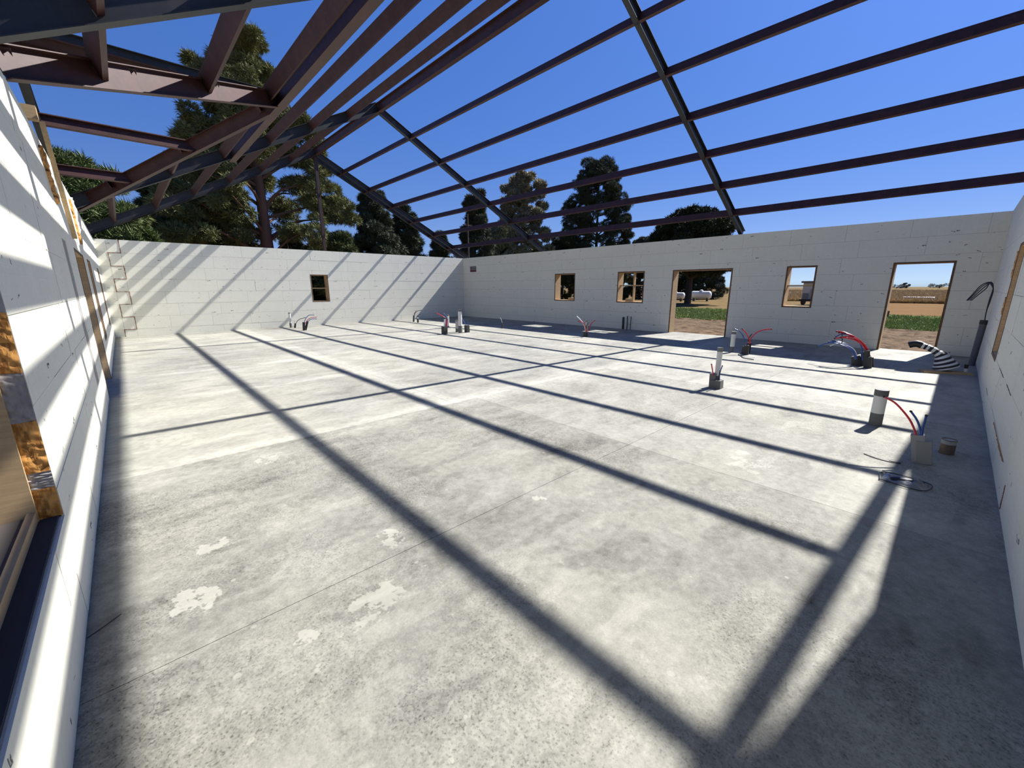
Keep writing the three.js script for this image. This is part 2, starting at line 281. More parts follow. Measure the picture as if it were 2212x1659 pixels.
// near window of the sunlit wall: wood jamb set back behind a torn foam edge
{
  const g = new THREE.Group(); g.name = numbered('window_8'); scene.add(g); struct(g, 'big window opening with plywood jamb, orange foam edge and wooden sill', 'window');
  LEFT.decompose(g.position, g.quaternion, g.scale);
  const [u0, u1, v0, v1] = openLeft.wNear;
  mesh('jamb', boxG(u1 - 0.03, u1 + 0.002, v0, v1, -T - 0.3, -0.075), M.wood, g);
  mesh('jamb', boxG(u0, u0 + 0.03, v0, v1, -T, -0.06), M.wood, g);
  mesh('head', boxG(u0, u1, v1 - 0.03, v1, -T, -0.075), M.wood, g);
  mesh('sill', boxG(u0 + 0.03, u1 - 0.03, v0, v0 + 0.04, -T - 0.25, -0.105), mat(0.10, 0.085, 0.075, 0.8), g);  // sill colour darkened to imitate the shade on its top
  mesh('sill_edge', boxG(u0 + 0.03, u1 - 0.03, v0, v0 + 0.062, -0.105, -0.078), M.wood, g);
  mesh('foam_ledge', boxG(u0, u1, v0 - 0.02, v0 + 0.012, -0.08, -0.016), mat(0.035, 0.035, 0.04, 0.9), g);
  // orange foam bead up the far jamb
  const blob = (va, vb, m, seed) => { const r = rng(seed), n = 22, pos = [], idx = []; for (let i = 0; i <= n; i++) { const v = va + (vb - va) * i / n; for (let k = 0; k < 6; k++) { const z = -0.078 + 0.078 * k / 5; pos.push(u1 - 0.006 - 0.012 * vn(i * 0.7 + seed, k * 0.9) - 0.004 * r(), v, z); } } for (let i = 0; i < n; i++) for (let k = 0; k < 5; k++) { const a = i * 6 + k; idx.push(a, a + 1, a + 6, a + 1, a + 7, a + 6); } const q = new THREE.BufferGeometry(); q.setAttribute('position', new THREE.Float32BufferAttribute(pos, 3)); q.setAttribute('normal', new THREE.Float32BufferAttribute(pos.map((_, i) => i % 3 ? 0 : -1), 3)); q.setIndex(idx); q.computeVertexNormals(); worldUV(q); const uv = q.attributes.uv; for (let i = 0; i < uv.count; i++) uv.setXY(i, uv.getX(i) * 9, uv.getY(i) * 3); return mesh('foam_bead', q, m, g); };
  blob(1.20, 1.46, M.orangeFoam, 3); blob(0.98, 1.20, M.concreteRaw, 5); blob(0.74, 0.98, M.orangeFoam, 8); blob(0.66, 0.74, M.concreteRaw, 11); blob(0.51, 0.66, M.orangeFoam, 13); blob(1.46, 2.05, mat(0.38, 0.37, 0.35, 0.9), 17);
}

// chase cut into the left wall with raw concrete showing
{
  const m = mesh('wall_chase', boxG(W - 11.90, W - 11.46, 0.45, 2.085, -0.05, -0.004), M.concreteRaw);
  LEFT.decompose(m.position, m.quaternion, m.scale); struct(m, 'vertical chase of raw grey concrete cut into the sunlit wall', 'wall chase');
}

// ---------------------------------------------------------------- roof steel
const RZ = 7.10;               // ridge line and pitch
const roofY = (z) => z <= RZ ? 3.27 + 0.4965 * z : 6.41 - 0.5065 * (z - 8.06);
const XS = { fly: -0.50, f1: -0.06, f2: 5.54, f3: 13.69, f4: 19.20 };
const SZ = [1, 2, 3, 4, 5, 6].map((i) => 6.04 - 1.082 * (i - 1)), LZ = [1, 2, 3, 4, 5, 6].map((i) => 8.06 + 1.086 * (i - 1));
function iShape(d, b, tf = 0.009, tw = 0.007) { const s = new THREE.Shape(), h = d / 2, w = b / 2, t = tw / 2; s.setFromPoints([[-w, -h], [w, -h], [w, -h + tf], [t, -h + tf], [t, h - tf], [w, h - tf], [w, h], [-w, h], [-w, h - tf], [-t, h - tf], [-t, -h + tf], [-w, -h + tf]].map((p) => new THREE.Vector2(...p))); return s; }
function cShape(d, b, t = 0.005, lip = 0.018) { const s = new THREE.Shape(), h = d / 2; s.setFromPoints([[0, -h], [b, -h], [b, -h + lip], [b - t, -h + lip], [b - t, -h + t], [t, -h + t], [t, h - t], [b - t, h - t], [b - t, h - lip], [b, h - lip], [b, h], [0, h]].map((p) => new THREE.Vector2(p[0] - b / 2, p[1]))); return s; }
function beamG(shape, A, B, up) {
  const dir = B.clone().sub(A), L = dir.length(); dir.normalize();
  const x = up.clone().cross(dir).normalize(), y = dir.clone().cross(x);
  const g = new THREE.ExtrudeGeometry(shape, { depth: L, bevelEnabled: false, steps: 1 });
  worldUV(g);
  g.applyMatrix4(new THREE.Matrix4().makeBasis(x, y, dir).setPosition(A)); return g;
}
const I8 = iShape(0.20, 0.105), C8 = cShape(0.20, 0.052), C8r = cShape(0.20, 0.052), I12 = iShape(0.30, 0.13, 0.012, 0.009), I8d = iShape(0.25, 0.11), I14 = iShape(0.26, 0.12, 0.012, 0.009);
const nR = V3(0, 1, -0.4965).normalize(), nL = V3(0, 1, 0.5065).normalize();
const steel = (name, shape, A, B, up, m, label, group) => tag(mesh(name, beamG(shape, A, B, up), m), label, 'steel beam', group);
{
  const frames = [['fly', 'outer steel rafter overhanging the gable end wall'], ['f1', 'steel rafter just inside the gable end wall'], ['f2', 'steel rafter carrying the low end of the valley beams'], ['f3', 'steel rafter landing on the wall between doorway and small trailer window'], ['f4', 'steel rafter above the shaded right wall']];
  for (const [k, lab] of frames) {
    const x = XS[k], zA = -0.36, zB = D + 0.30;
    steel('steel_rafter', I8, V3(x, roofY(zA), zA), V3(x, roofY(RZ), RZ), nR, M.millSteel, lab + ', window wall slope', 'window wall slope rafters');
    steel('steel_rafter', I8d, V3(x, roofY(zB) - 0.035, zB), V3(x, roofY(RZ + 0.01) - 0.035, RZ + 0.01), nL, M.millSteel, lab + ', sunlit wall slope', 'sunlit wall slope rafters');
  }
  const ORD = ['next to the ridge', 'second from the ridge', 'third from the ridge', 'fourth from the ridge', 'fifth from the ridge', 'lowest above the wall top'], JO = ['upper', 'middle', 'lowest'];
  const bays = [[XS.fly, XS.f1, 'in the gable overhang'], [XS.f1, XS.f2, 'in the bay next to the gable wall'], [XS.f2, XS.f3, 'in the wide middle bay'], [XS.f3, XS.f4, 'in the bay above the right wall end']];
  for (const [a, b, where] of bays) {
    const ry = 6.82; steel('steel_ridge_beam', I14, V3(a, ry, RZ), V3(b, ry, RZ), V3(0, 1, 0), M.steel, 'deep steel ridge beam ' + where);
    SZ.forEach((z, i) => {
      steel('steel_purlin', C8, V3(a + 0.005, roofY(z), z), V3(b - 0.005, roofY(z), z), nR, M.steel, 'dark steel purlin ' + ORD[i] + ' ' + where, 'window wall slope purlins ' + where);
      const zl = LZ[i];
      if (where === 'in the wide middle bay' && i > 2) return;
      steel('steel_purlin', C8r, V3(a + 0.005, roofY(zl), zl), V3(b - 0.005, roofY(zl), zl), nL, M.steel, 'red brown purlin ' + ORD[i] + ' ' + where, 'sunlit wall slope purlins ' + where);
    });
  }
  // cross gable over the entrance
  const ZF = 14.1, PV = V3(9.6, roofY(11.0) - 0.09, 11.0), FA = V3(5.2, roofY(ZF) - 0.08, ZF), FB = V3(13.05, roofY(ZF) - 0.06, ZF);
  const I10 = iShape(0.24, 0.11);
  steel('steel_valley_beam', I10, FA, PV, V3(0, 1, 0.2), M.steel, 'long dark valley beam rising from the entrance doorway side');
  steel('steel_valley_beam', I10, FB, PV, V3(0, 1, 0.2), M.steel, 'sunlit red brown valley beam meeting three short purlins');
  const zl4 = 11.12; steel('steel_header_beam', I12, V3(XS.f2, roofY(zl4) - 0.10, zl4), V3(XS.f3 + 0.3, roofY(zl4) - 0.10, zl4), V3(0, 1, 0), M.steel, 'deep steel header beam carrying the tops of the valley beams');
  for (let i = 3; i < 6; i++) {
    const z = LZ[i], y = roofY(z), ta = (ZF - z) / (ZF - PV.z) + 0.04, xa = FA.x + (PV.x - FA.x) * ta, xb = FB.x + (PV.x - FB.x) * ta;
    steel('steel_jack_purlin', C8r, V3(XS.f2, y, z), V3(xa, y, z), nL, M.steel, JO[i - 3] + ' short steel purlin between rafter and long dark valley beam', 'short purlins at the dark valley beam');
    steel('steel_jack_purlin', C8r, V3(xb, y, z), V3(XS.f3, y, z), nL, M.steel, JO[i - 3] + ' short steel purlin ending on the sunlit red valley beam', 'short purlins at the red valley beam');
  }
  const zE = 14.22, slope = (PV.y - FA.y) / (PV.x - FA.x);
  steel('steel_dormer_rafter', I8, V3(FA.x, FA.y + 0.02, zE), V3(PV.x, PV.y, zE), V3(0, 1, 0), M.millSteel, 'dark end rafter of the entrance cross gable, far half');
  steel('steel_dormer_rafter', I8, V3(FB.x, FB.y + 0.02, zE), V3(PV.x, PV.y, zE), V3(0, 1, 0), M.millSteel, 'dark end rafter of the entrance cross gable, sunlit half');
  steel('steel_dormer_ridge', I8, PV, V3(PV.x, PV.y, zE), V3(0, 1, 0), M.millSteel, 'short ridge beam of the entrance cross gable');
  for (const t of [0.03, 0.30, 0.61]) for (const [F, lab] of [[FA, 'black purlin of the entrance cross gable starting at the dark valley beam'], [FB, 'black purlin of the entrance cross gable behind the red valley beam']]) {
    const p = F.clone().lerp(PV, t); steel('steel_dormer_purlin', C8, V3(p.x, p.y, p.z), V3(p.x, p.y, zE), V3(F === FA ? -slope : slope, 1, 0).normalize(), M.steel, (t < 0.1 ? 'lowest ' : t < 0.5 ? 'middle ' : 'upper ') + lab, lab.includes('red') ? 'cross gable purlins behind the red beam' : 'cross gable purlins at the dark beam');
  }
  const post = (x, lab, w) => { const g = thing('steel_post', lab, 'steel post', V3(x, H, RZ)); const h = 6.68 - H; mesh('tube', boxG(-w, w, 0.012, h, -0.055, 0.055), M.steelBrown, g); mesh('base_plate', boxG(-0.10, 0.10, 0, 0.012, -0.10, 0.10), M.steelBrown, g); };
  post(-0.12, 'slim steel post under the ridge on the gable end wall', 0.055); post(19.2, 'steel post under the ridge on the right wall, widened to block light', 0.10);  // right post, out of view, made wider to block a stray light sliver
}

// ---------------------------------------------------------------- things fixed to the walls
{ // rust-coloured spray foam seam stepping down the gable corner
  const pts = [[13.477, 3.04], [13.477, 2.65], [13.775, 2.65], [13.775, 2.245], [13.472, 2.245], [13.472, 1.845], [13.77, 1.845], [13.77, 1.445], [13.472, 1.445], [13.472, 1.045], [13.77, 1.045], [13.77, 0.64], [13.477, 0.64], [13.477, 0.235], [13.785, 0.235], [13.785, 0.0]];
  const parts = []; const r = rng(4);
  for (let i = 0; i + 1 < pts.length; i++) {
    if (i === 1 && r() < 0) continue;
    const [z0, y0] = pts[i], [z1, y1] = pts[i + 1], n = 6;
    for (let k = 0; k < n; k++) { const za = z0 + (z1 - z0) * k / n, zb = z0 + (z1 - z0) * (k + 1) / n, ya = y0 + (y1 - y0) * k / n, yb = y0 + (y1 - y0) * (k + 1) / n, w = 0.004 + 0.007 * r(); parts.push(boxG(0, 0.006 + 0.004 * r(), Math.min(ya, yb) - w, Math.max(ya, yb) + w, Math.min(za, zb) - w, Math.max(za, zb) + w)); }
  }
  const m = mesh('foam_seam', mergeGeometries(parts), M.brownSeam); struct(m, 'rust-coloured foam seam stepping down the gable wall corner', 'wall seam');
}
function wallBlob(name, label, pts, w, m, axis, plane, sign, seed, category = 'spray foam', thick = 0.007) { // lumpy bead of spray foam on a wall, pts [[a, y], ...]
  const r = rng(seed), P = [], idx = [], K = 7, n = 26;
  const at = (t) => { const f = t * (pts.length - 1), i = Math.min(pts.length - 2, Math.floor(f)), k = f - i; return [pts[i][0] + (pts[i + 1][0] - pts[i][0]) * k, pts[i][1] + (pts[i + 1][1] - pts[i][1]) * k]; };
  for (let i = 0; i <= n; i++) {
    const [a, y] = at(i / n), ww = w * (0.15 + 1.35 * vn(i * 0.9 + seed, 3.3)) * Math.min(1, Math.min(i, n - i) * 0.5 + 0.15);
    for (let k = 0; k < K; k++) { const s = k / (K - 1) * 2 - 1, h = thick * (1 - s * s) * (0.6 + 0.7 * vn(i * 0.9, k + seed)) - 0.003; P.push(...(axis === 'x' ? [plane + sign * h, y, a + s * ww] : [a + s * ww, y, plane + sign * h])); }
  }
  for (let i = 0; i < n; i++) for (let k = 0; k < K - 1; k++) { const a = i * K + k; idx.push(a, a + 1, a + K, a + 1, a + K + 1, a + K); }
  const g = new THREE.BufferGeometry(); g.setAttribute('position', new THREE.Float32BufferAttribute(P, 3)); g.setIndex(idx); g.computeVertexNormals(); worldUV(g);
  const uv = g.attributes.uv; for (let i = 0; i < uv.count; i++) uv.setXY(i, uv.getX(i) * 5, uv.getY(i) * 3);
  return tag(mesh(name, g, m), label, category);
}
const rz = (px, py) => { const p = onX(px, py, W); return [p.z, p.y]; };
wallBlob('spray_foam_bead', 'yellow foam bead high on the shaded window slot edge', [[4.55, 2.02], [4.57, 1.82], [4.56, 1.66]], 0.06, M.orangeFoam, 'x', W, -1, 21, 'spray foam', 0.016);
wallBlob('spray_foam_bead', 'yellow foam bead halfway down the shaded window slot edge', [[4.55, 1.40], [4.56, 1.15]], 0.06, M.orangeFoam, 'x', W, -1, 22, 'spray foam', 0.016);
wallBlob('spray_foam_streak', 'long orange foam streak on the shaded wall above floor', [rz(2148, 912), rz(2158, 958), rz(2168, 998)], 0.013, M.orangeFoam, 'x', W, -1, 23, 'spray foam', 0.012);
wallBlob('spray_foam_streak', 'thin rust-coloured foam streak low on the shaded wall', [rz(2172, 1048), rz(2160, 1100)], 0.007, M.brownSeam, 'x', W, -1, 24);
wallBlob('spray_foam_streak', 'brown foam smear under the shaded window slot', [rz(2160, 795), rz(2168, 816)], 0.014, M.brownSeam, 'x', W, -1, 25);
wallBlob('spray_foam_streak', 'small brown foam spatter below the shaded window smear', [rz(2131, 838), rz(2134, 855)], 0.010, M.brownSeam, 'x', W, -1, 26);
wallBlob('spray_foam_streak', 'short brown foam drip beside the window smear', [rz(2175, 830), rz(2184, 855)], 0.010, M.brownSeam, 'x', W, -1, 27);
wallBlob('spray_foam_bead', 'rust orange foam bead beside the upright plank', [[11.98, 2.95], [11.84, 2.78], [11.62, 2.62], [11.42, 2.48]], 0.12, M.orangeFoam, 'z', D, -1, 28, 'spray foam', 0.035);
wallBlob('spray_foam_bead', 'orange foam bead on the wall beyond the upright plank', [[8.72, 2.92], [8.5, 2.62], [8.25, 2.28]], 0.16, M.orangeFoam, 'z', D, -1, 29, 'spray foam', 0.03);
wallBlob('foam_offcut', 'bulging white foam lump at the wall top past the plank', [[8.2, 3.02], [8.0, 2.7], [7.95, 2.4]], 0.20, M.foam, 'z', D, -1, 30, 'foam lump', 0.035);
{ // upright plank against the sunlit wall, rising above its top
  const A = onX(90, 262, 12.08), B = onX(162, 515, 11.72); const dir = A.clone().sub(B), L = dir.length();
  const g = thing('upright_plank', 'wooden plank standing up the sunlit wall with a block on top', 'plank', B);
  const s = new THREE.Shape([[-0.02, -0.019], [0.02, -0.019], [0.02, 0.019], [-0.02, 0.019]].map((p) => new THREE.Vector2(...p)));
  mesh('board', beamG(s, V3(0, 0, 0), dir, V3(1, 0, 0)), M.wood, g);
  const c = onX(62, 240, 12.08).sub(B); mesh('top_block', boxG(c.x - 0.10, c.x, c.y - 0.06, c.y + 0.06, c.z - 0.05, c.z + 0.05), M.wood, g);
}
{ // printed placard on the window wall
  const a = onZ(1015.6, 575.8, 0), b = onZ(1028.8, 587.2, 0), g = thing('wall_placard', 'small grey and maroon printed placard on the window wall near the corner', 'placard', V3(a.x, b.y, 0.004));
  const w = b.x - a.x, h = a.y - b.y; mesh('panel', boxG(0, w, 0, h, 0, 0.006), mat(0.11, 0.10, 0.10, 0.6), g); mesh('lower_band', boxG(0.02, w - 0.02, 0.01, h * 0.36, 0.006, 0.008), mat(0.10, 0.018, 0.025, 0.6), g); mesh('middle_stripe', boxG(0.02, w - 0.02, h * 0.40, h * 0.47, 0.006, 0.008), mat(0.42, 0.28, 0.30, 0.6), g); mesh('pale_print', boxG(w * 0.35, w - 0.08, h * 0.74, h * 0.80, 0.006, 0.008), mat(0.45, 0.43, 0.42, 0.6), g);
}
{ // three dark conduits climbing the window wall
  for (const [x, y0, y1, r] of [[1345, 709, 685, 0.035], [1353.7, 710, 682.5, 0.016], [1361.3, 710.5, 683.5, 0.013]]) {
    const b = onZ(x, y0, 0.05), t = onZ(x + 0.6, y1, 0.05), g = cylG(r, r, t.y, 12); g.translate(0, t.y / 2, 0); const m = mesh('wall_conduit', g, M.black); m.position.set(b.x, 0, 0.045);
    tag(m, (r > 0.03 ? 'thick' : r > 0.015 ? 'slim' : 'thinnest') + ' dark conduit stub on the window wall below the crossed window', 'conduit', 'conduits below the crossed window');
  }
}

// ---------------------------------------------------------------- plumbing stubs
function standpipe(label, bpx, tpx, r, o = {}) {
  const b = onY(...bpx), h = stand(b, ...tpx).y, g = thing('standpipe', label, 'pipe', b);
  const seg = (n, y0, y1, rr, m) => { const c = cylG(rr, rr, y1 - y0, 24); c.translate(0, (y0 + y1) / 2, 0); return mesh(n, c, m, g); };
  const lo = h * (o.low ?? 0.3), hi = h * (1 - (o.cap ?? 0.12));
  if (lo > 0) seg('base_sleeve', 0, lo, r * (o.lowR ?? 1.04), o.lowM ?? M.pvcGrey); seg('pipe', lo, hi, r, o.m ?? M.pvc); if (hi < h) seg('end_cap', hi, h, r * 1.06, o.capM ?? M.pvcGrey);
  return g;
}
function bundle(label, bpx, sleeves, tubes, o = {}) {     // flexible tubes rising out of foam sleeves
  const b = onY(...bpx), g = thing('tube_bundle', label, 'tubing', b, o.group);
  for (const [sp, tp, r, m, square] of sleeves) {
    const s = onY(...sp).sub(b), t = stand(s.clone().add(b), ...tp).sub(b), ax = t.clone().sub(s), L = ax.length(); s.y = 0;
    const c = square ? new THREE.BoxGeometry(r * 2, L, r * 1.6) : cylG(r, r * 0.92, L, 14); c.translate(0, L / 2, 0);
    c.applyQuaternion(new THREE.Quaternion().setFromUnitVectors(V3(0, 1, 0), ax.normalize())); c.translate(s.x, s.y, s.z); mesh('sleeve', c, m ?? M.sleeve, g);
  }
  let k = 0;
  for (const [pts, m, r] of tubes) {
    const dep = ((k++ * 37) % 11 - 5) * 0.012, q = pts.map(([x, y], i) => stand(b, x, y).sub(b).add(V3(dep * i / pts.length, 0, dep * i / pts.length)));
    const t = mesh('tube', tubeG(q, r ?? 0.009, 24, 8), m, g); const e = new THREE.SphereGeometry((r ?? 0.009) * 1.3, 8, 6); e.translate(...q[q.length - 1].toArray()); mesh('tube_end', e, m === M.black ? M.black : M.black, t);
  }
  return g;
}
const crop = (x0, y0, s) => (...p) => p.map(([x, y]) => [x0 + x / s, y0 + y / s]);
{
  const B = crop(600, 540, 7.373), Cc = crop(860, 530, 7.9), Z = crop(900, 640, 15.8), Dd = crop(1130, 520, 7.373), F = crop(1560, 690, 18.43), G = crop(1760, 700, 15.08), Hh = crop(1480, 720, 7.9), I = crop(1820, 800, 5.53);
  standpipe('thin white plastic standpipe by the gable wall left of its window', [628.8, 707.5], [626.7, 675.2], 0.042, { low: 0.30, cap: 0.06 });
  bundle('single tube bending from a short black sleeve beside the gable standpipe', [637.3, 708.3], [[[637.3, 708.3], [638, 698.5], 0.035, M.black]], [[B([282, 1180], [305, 1135], [345, 1102], [425, 1080]), M.black, 0.011]]);
  bundle('three looping tubes from black sleeves below the gable window', [657, 713.6], [[[657, 713.6], [656, 696], 0.05, M.black], [[660, 713.2], [664.5, 694], 0.04, M.black]], [[B([418, 1170], [440, 1095], [490, 1040], [560, 1036]), M.blue, 0.011], [B([440, 1170], [480, 1110], [535, 1078], [608, 1072]), M.red, 0.011], [B([465, 1160], [515, 1112], [565, 1094], [622, 1097]), M.blue, 0.011]]);
  bundle('red and black tubes from a dark sleeve near the far corner', [893.5, 695.2], [[[893.5, 695.2], [894, 681.5], 0.04, M.sleeve]], [[Cc([272, 1210], [278, 1160], [303, 1118]), M.red, 0.011], [Cc([275, 1200], [295, 1150], [335, 1120], [397, 1107]), M.black, 0.011]]);
  standpipe('stubby grey pipe beside the red and black tubes near the far corner', [903, 696.8], [902.8, 681.5], 0.04, { low: 0.55, cap: 0.2, lowM: M.sleeve });
  bundle('square dark sleeve with red tubes in the far pipe cluster', [960.4, 722], [[[960.4, 722], [960, 705.5], 0.085, M.sleeve, 1]], [[Z([985, 1080], [980, 900], [940, 730], [800, 640], [650, 575]), M.red, 0.013], [Z([1020, 1080], [1035, 900], [1045, 780]), M.red, 0.016], [Z([1000, 1080], [1015, 850], [1028, 710], [985, 640], [920, 575]), M.blue, 0.010], [Z([950, 1080], [955, 900], [950, 760]), M.white, 0.03]]);
  standpipe('short white pipe behind the square sleeve in the far cluster', [968, 707.4], [967.7, 679.4], 0.05, { low: 0.12, cap: 0.1 });
  standpipe('stout short grey capped pipe in the far cluster', [988.9, 717.2], [988.6, 691.4], 0.075, { low: 0.30, cap: 0.08, m: mat(0.45, 0.45, 0.42, 0.5) });
  standpipe('tallest white pipe with dark foot in the far cluster', [994.7, 719.1], [994.3, 669.2], 0.065, { low: 0.31, cap: 0.07 });
  bundle('dark sleeve with two blue tubes in the far cluster', [1009.2, 717.9], [[[1009.2, 717.9], [1008.4, 702.5], 0.075, M.sleeve, 1]], [[Z([1700, 1040], [1640, 920], [1580, 820], [1530, 750]), M.blue, 0.011], [Z([1745, 1040], [1750, 930], [1762, 825]), M.blue, 0.008]]);
  bundle('lone wire in a slim dark sleeve on the shaded floor edge', [1084.7, 709.5], [[[1084.7, 709.5], [1084.8, 697], 0.028, M.sleeve]], [[Cc([1776, 1330], [1765, 1280], [1735, 1228]), M.white, 0.006]]);
  bundle('red tubes spreading like a fountain below the crossed window', [1264.6, 727.2], [[[1264.6, 727.2], [1264.8, 717], 0.07, M.sleeve]], [[Dd([1000, 1480], [975, 1350], [920, 1265], [853, 1200]), M.white, 0.012], [Dd([1012, 1480], [992, 1370], [945, 1300], [880, 1280]), M.red, 0.012], [Dd([1025, 1480], [1045, 1400], [1085, 1320], [1140, 1270]), M.red, 0.012], [Dd([1008, 1480], [1008, 1420], [1005, 1360]), M.red, 0.014], [Dd([1000, 1480], [1010, 1390], [1035, 1300]), M.black, 0.010]]);
  standpipe('grey stub pipe inside the red fountain of tubes', [1266, 726.8], [1266, 691.8], 0.032, { low: 0.4, cap: 0.1, lowM: M.sleeve, m: mat(0.42, 0.42, 0.4, 0.5) });
  standpipe('white standpipe in shade right of the wide doorway', [1580, 761], [1583.6, 716.2], 0.048, { low: 0.28, cap: 0.12, lowR: 0.75 });
  bundle('black sleeves with two red tubes and a blue tube near the wide doorway', [1610.5, 764], [[[1607, 763.5], [1610, 748], 0.06, M.sleeve], [[1615, 762], [1619, 740], 0.05, M.black], [[1611, 766], [1613, 746], 0.06, M.sleeve]], [[F([1085, 960], [1075, 760], [990, 550], [860, 385]), M.red, 0.0125], [F([1115, 960], [1110, 830], [1230, 660], [1440, 490], [1700, 410], [1975, 388]), M.red, 0.0125], [F([880, 900], [855, 740], [770, 580], [640, 450], [455, 365]), M.blue, 0.011], [F([1040, 880], [1090, 740], [1220, 595]), M.black, 0.010]]);
  bundle('large bundle of arching red and blue tubes beside the narrow doorway', [1866, 793], [[[1848.9, 789.5], [1847.5, 769.5], 0.07, M.sleeve], [[1856, 790], [1853, 768], 0.04, M.sleeve], [[1863, 790.5], [1864.5, 760], 0.038, M.sleeve], [[1872, 794], [1873, 757], 0.05, M.sleeve], [[1880.5, 792], [1881.5, 772], 0.045, M.sleeve], [[1876, 795], [1876.5, 771], 0.05, M.sleeve]],
    [[G([1830, 1180], [1790, 980], [1660, 720], [1420, 490], [1150, 325], [950, 262], [800, 255]), M.red, 0.0125], [G([1700, 1180], [1690, 900], [1580, 710], [1390, 560], [1150, 475], [900, 445], [670, 475]), M.red, 0.0125], [G([1690, 1180], [1670, 880], [1540, 690], [1380, 520], [1200, 430], [1000, 410], [790, 430]), M.red, 0.0125], [G([1720, 1180], [1710, 880], [1600, 680], [1430, 540], [1250, 420], [1050, 315], [860, 290]), M.red, 0.0125], [G([1750, 1180], [1740, 880], [1630, 690], [1430, 510], [1230, 380], [1000, 300]), M.red, 0.0125],
      [G([1340, 1150], [1300, 960], [1160, 790], [930, 660], [660, 580], [385, 572]), M.blue, 0.0115], [G([1320, 1150], [1270, 940], [1130, 800], [900, 690], [640, 620], [380, 650], [140, 755]), M.blue, 0.0115], [G([1360, 1150], [1320, 920], [1190, 760], [980, 640], [760, 570], [560, 540]), M.blue, 0.0115], [G([1350, 1150], [1330, 940], [1220, 800], [1030, 700], [820, 640], [600, 630], [400, 710]), M.white, 0.006], [G([1560, 1180], [1530, 760], [1400, 480], [1200, 370], [1000, 330], [860, 345], [720, 420]), M.blue, 0.0115], [G([885, 290], [878, 400], [865, 585]), M.black, 0.007], [G([1700, 900], [1705, 780], [1718, 685]), M.black, 0.012]]);
  standpipe('tall white standpipe with dark cap rising from tied sleeves on open floor', [1546.5, 836], [1553.4, 750.5], 0.040, { low: 0.30, cap: 0.10, capM: mat(0.16, 0.16, 0.155, 0.6) });
  bundle('grey sleeves tied round the tall standpipe with red and blue tube ends', [1544, 838], [[[1539, 836], [1541.5, 806], 0.045, M.pvcGrey, 1], [[1548, 838], [1549, 821], 0.075, M.pvcGrey, 1], [[1555, 835.5], [1556, 820], 0.03, M.sleeve]], [[Hh([480, 720], [481, 640], [477, 540]), M.red, 0.009], [Hh([585, 830], [592, 700], [612, 630], [642, 557]), M.blue, 0.008], [Hh([560, 820], [575, 700], [578, 635]), M.black, 0.008]]);
  standpipe('thick white pipe banded dark at top and bottom, near the shaded wall', [1889.8, 917.5], [1906.4, 841.5], 0.060, { low: 0.35, cap: 0.17, lowR: 1.0, lowM: mat(0.13, 0.13, 0.125, 0.7), capM: mat(0.11, 0.11, 0.105, 0.6) });
  bundle('pale box sleeve with one red and two blue tubes at the shadow edge', [1990, 1000], [[[1984.5, 997], [1982.5, 938.5], 0.045, mat(0.30, 0.30, 0.285, 0.8), 1], [[1996, 1000], [1996.5, 952], 0.05, mat(0.24, 0.24, 0.23, 0.8), 1]], [[I([885, 800], [870, 700], [835, 600], [760, 488], [680, 400], [575, 340]), M.red, 0.0085], [I([940, 800], [925, 680], [895, 590], [832, 495]), M.blue, 0.0085], [I([945, 800], [945, 680], [950, 600], [952, 525]), M.blue, 0.0085]]);
  const can = onY(2044, 979), ch = stand(can, 2048, 948.5).y, g = thing('metal_can', 'rusty metal can standing in shade on the floor', 'can', can), rr = 0.055;
  const prof = [[0.001, 0.004], [rr * 0.97, 0.004], [rr, 0], [rr, 0.008], [rr * 0.965, 0.012], [rr * 0.965, ch * 0.34], [rr * 0.985, ch * 0.36], [rr * 0.965, ch * 0.38], [rr * 0.965, ch * 0.62], [rr * 0.985, ch * 0.64], [rr * 0.965, ch * 0.66], [rr * 0.965, ch - 0.01], [rr, ch - 0.006], [rr, ch], [rr * 0.95, ch], [rr * 0.95, ch - 0.02], [0.001, ch - 0.02]].map((p) => new THREE.Vector2(...p));
  const shell = mesh('can_body', new THREE.LatheGeometry(prof, 28), mat(0.17, 0.12, 0.09, 0.45, { metalness: 0.5 }), g); mesh('paper_band', (() => { const c = cylG(rr * 0.972, rr * 0.972, ch * 0.25, 28); c.translate(0, ch * 0.82, 0); return c; })(), mat(0.33, 0.33, 0.32, 0.7), shell);
}
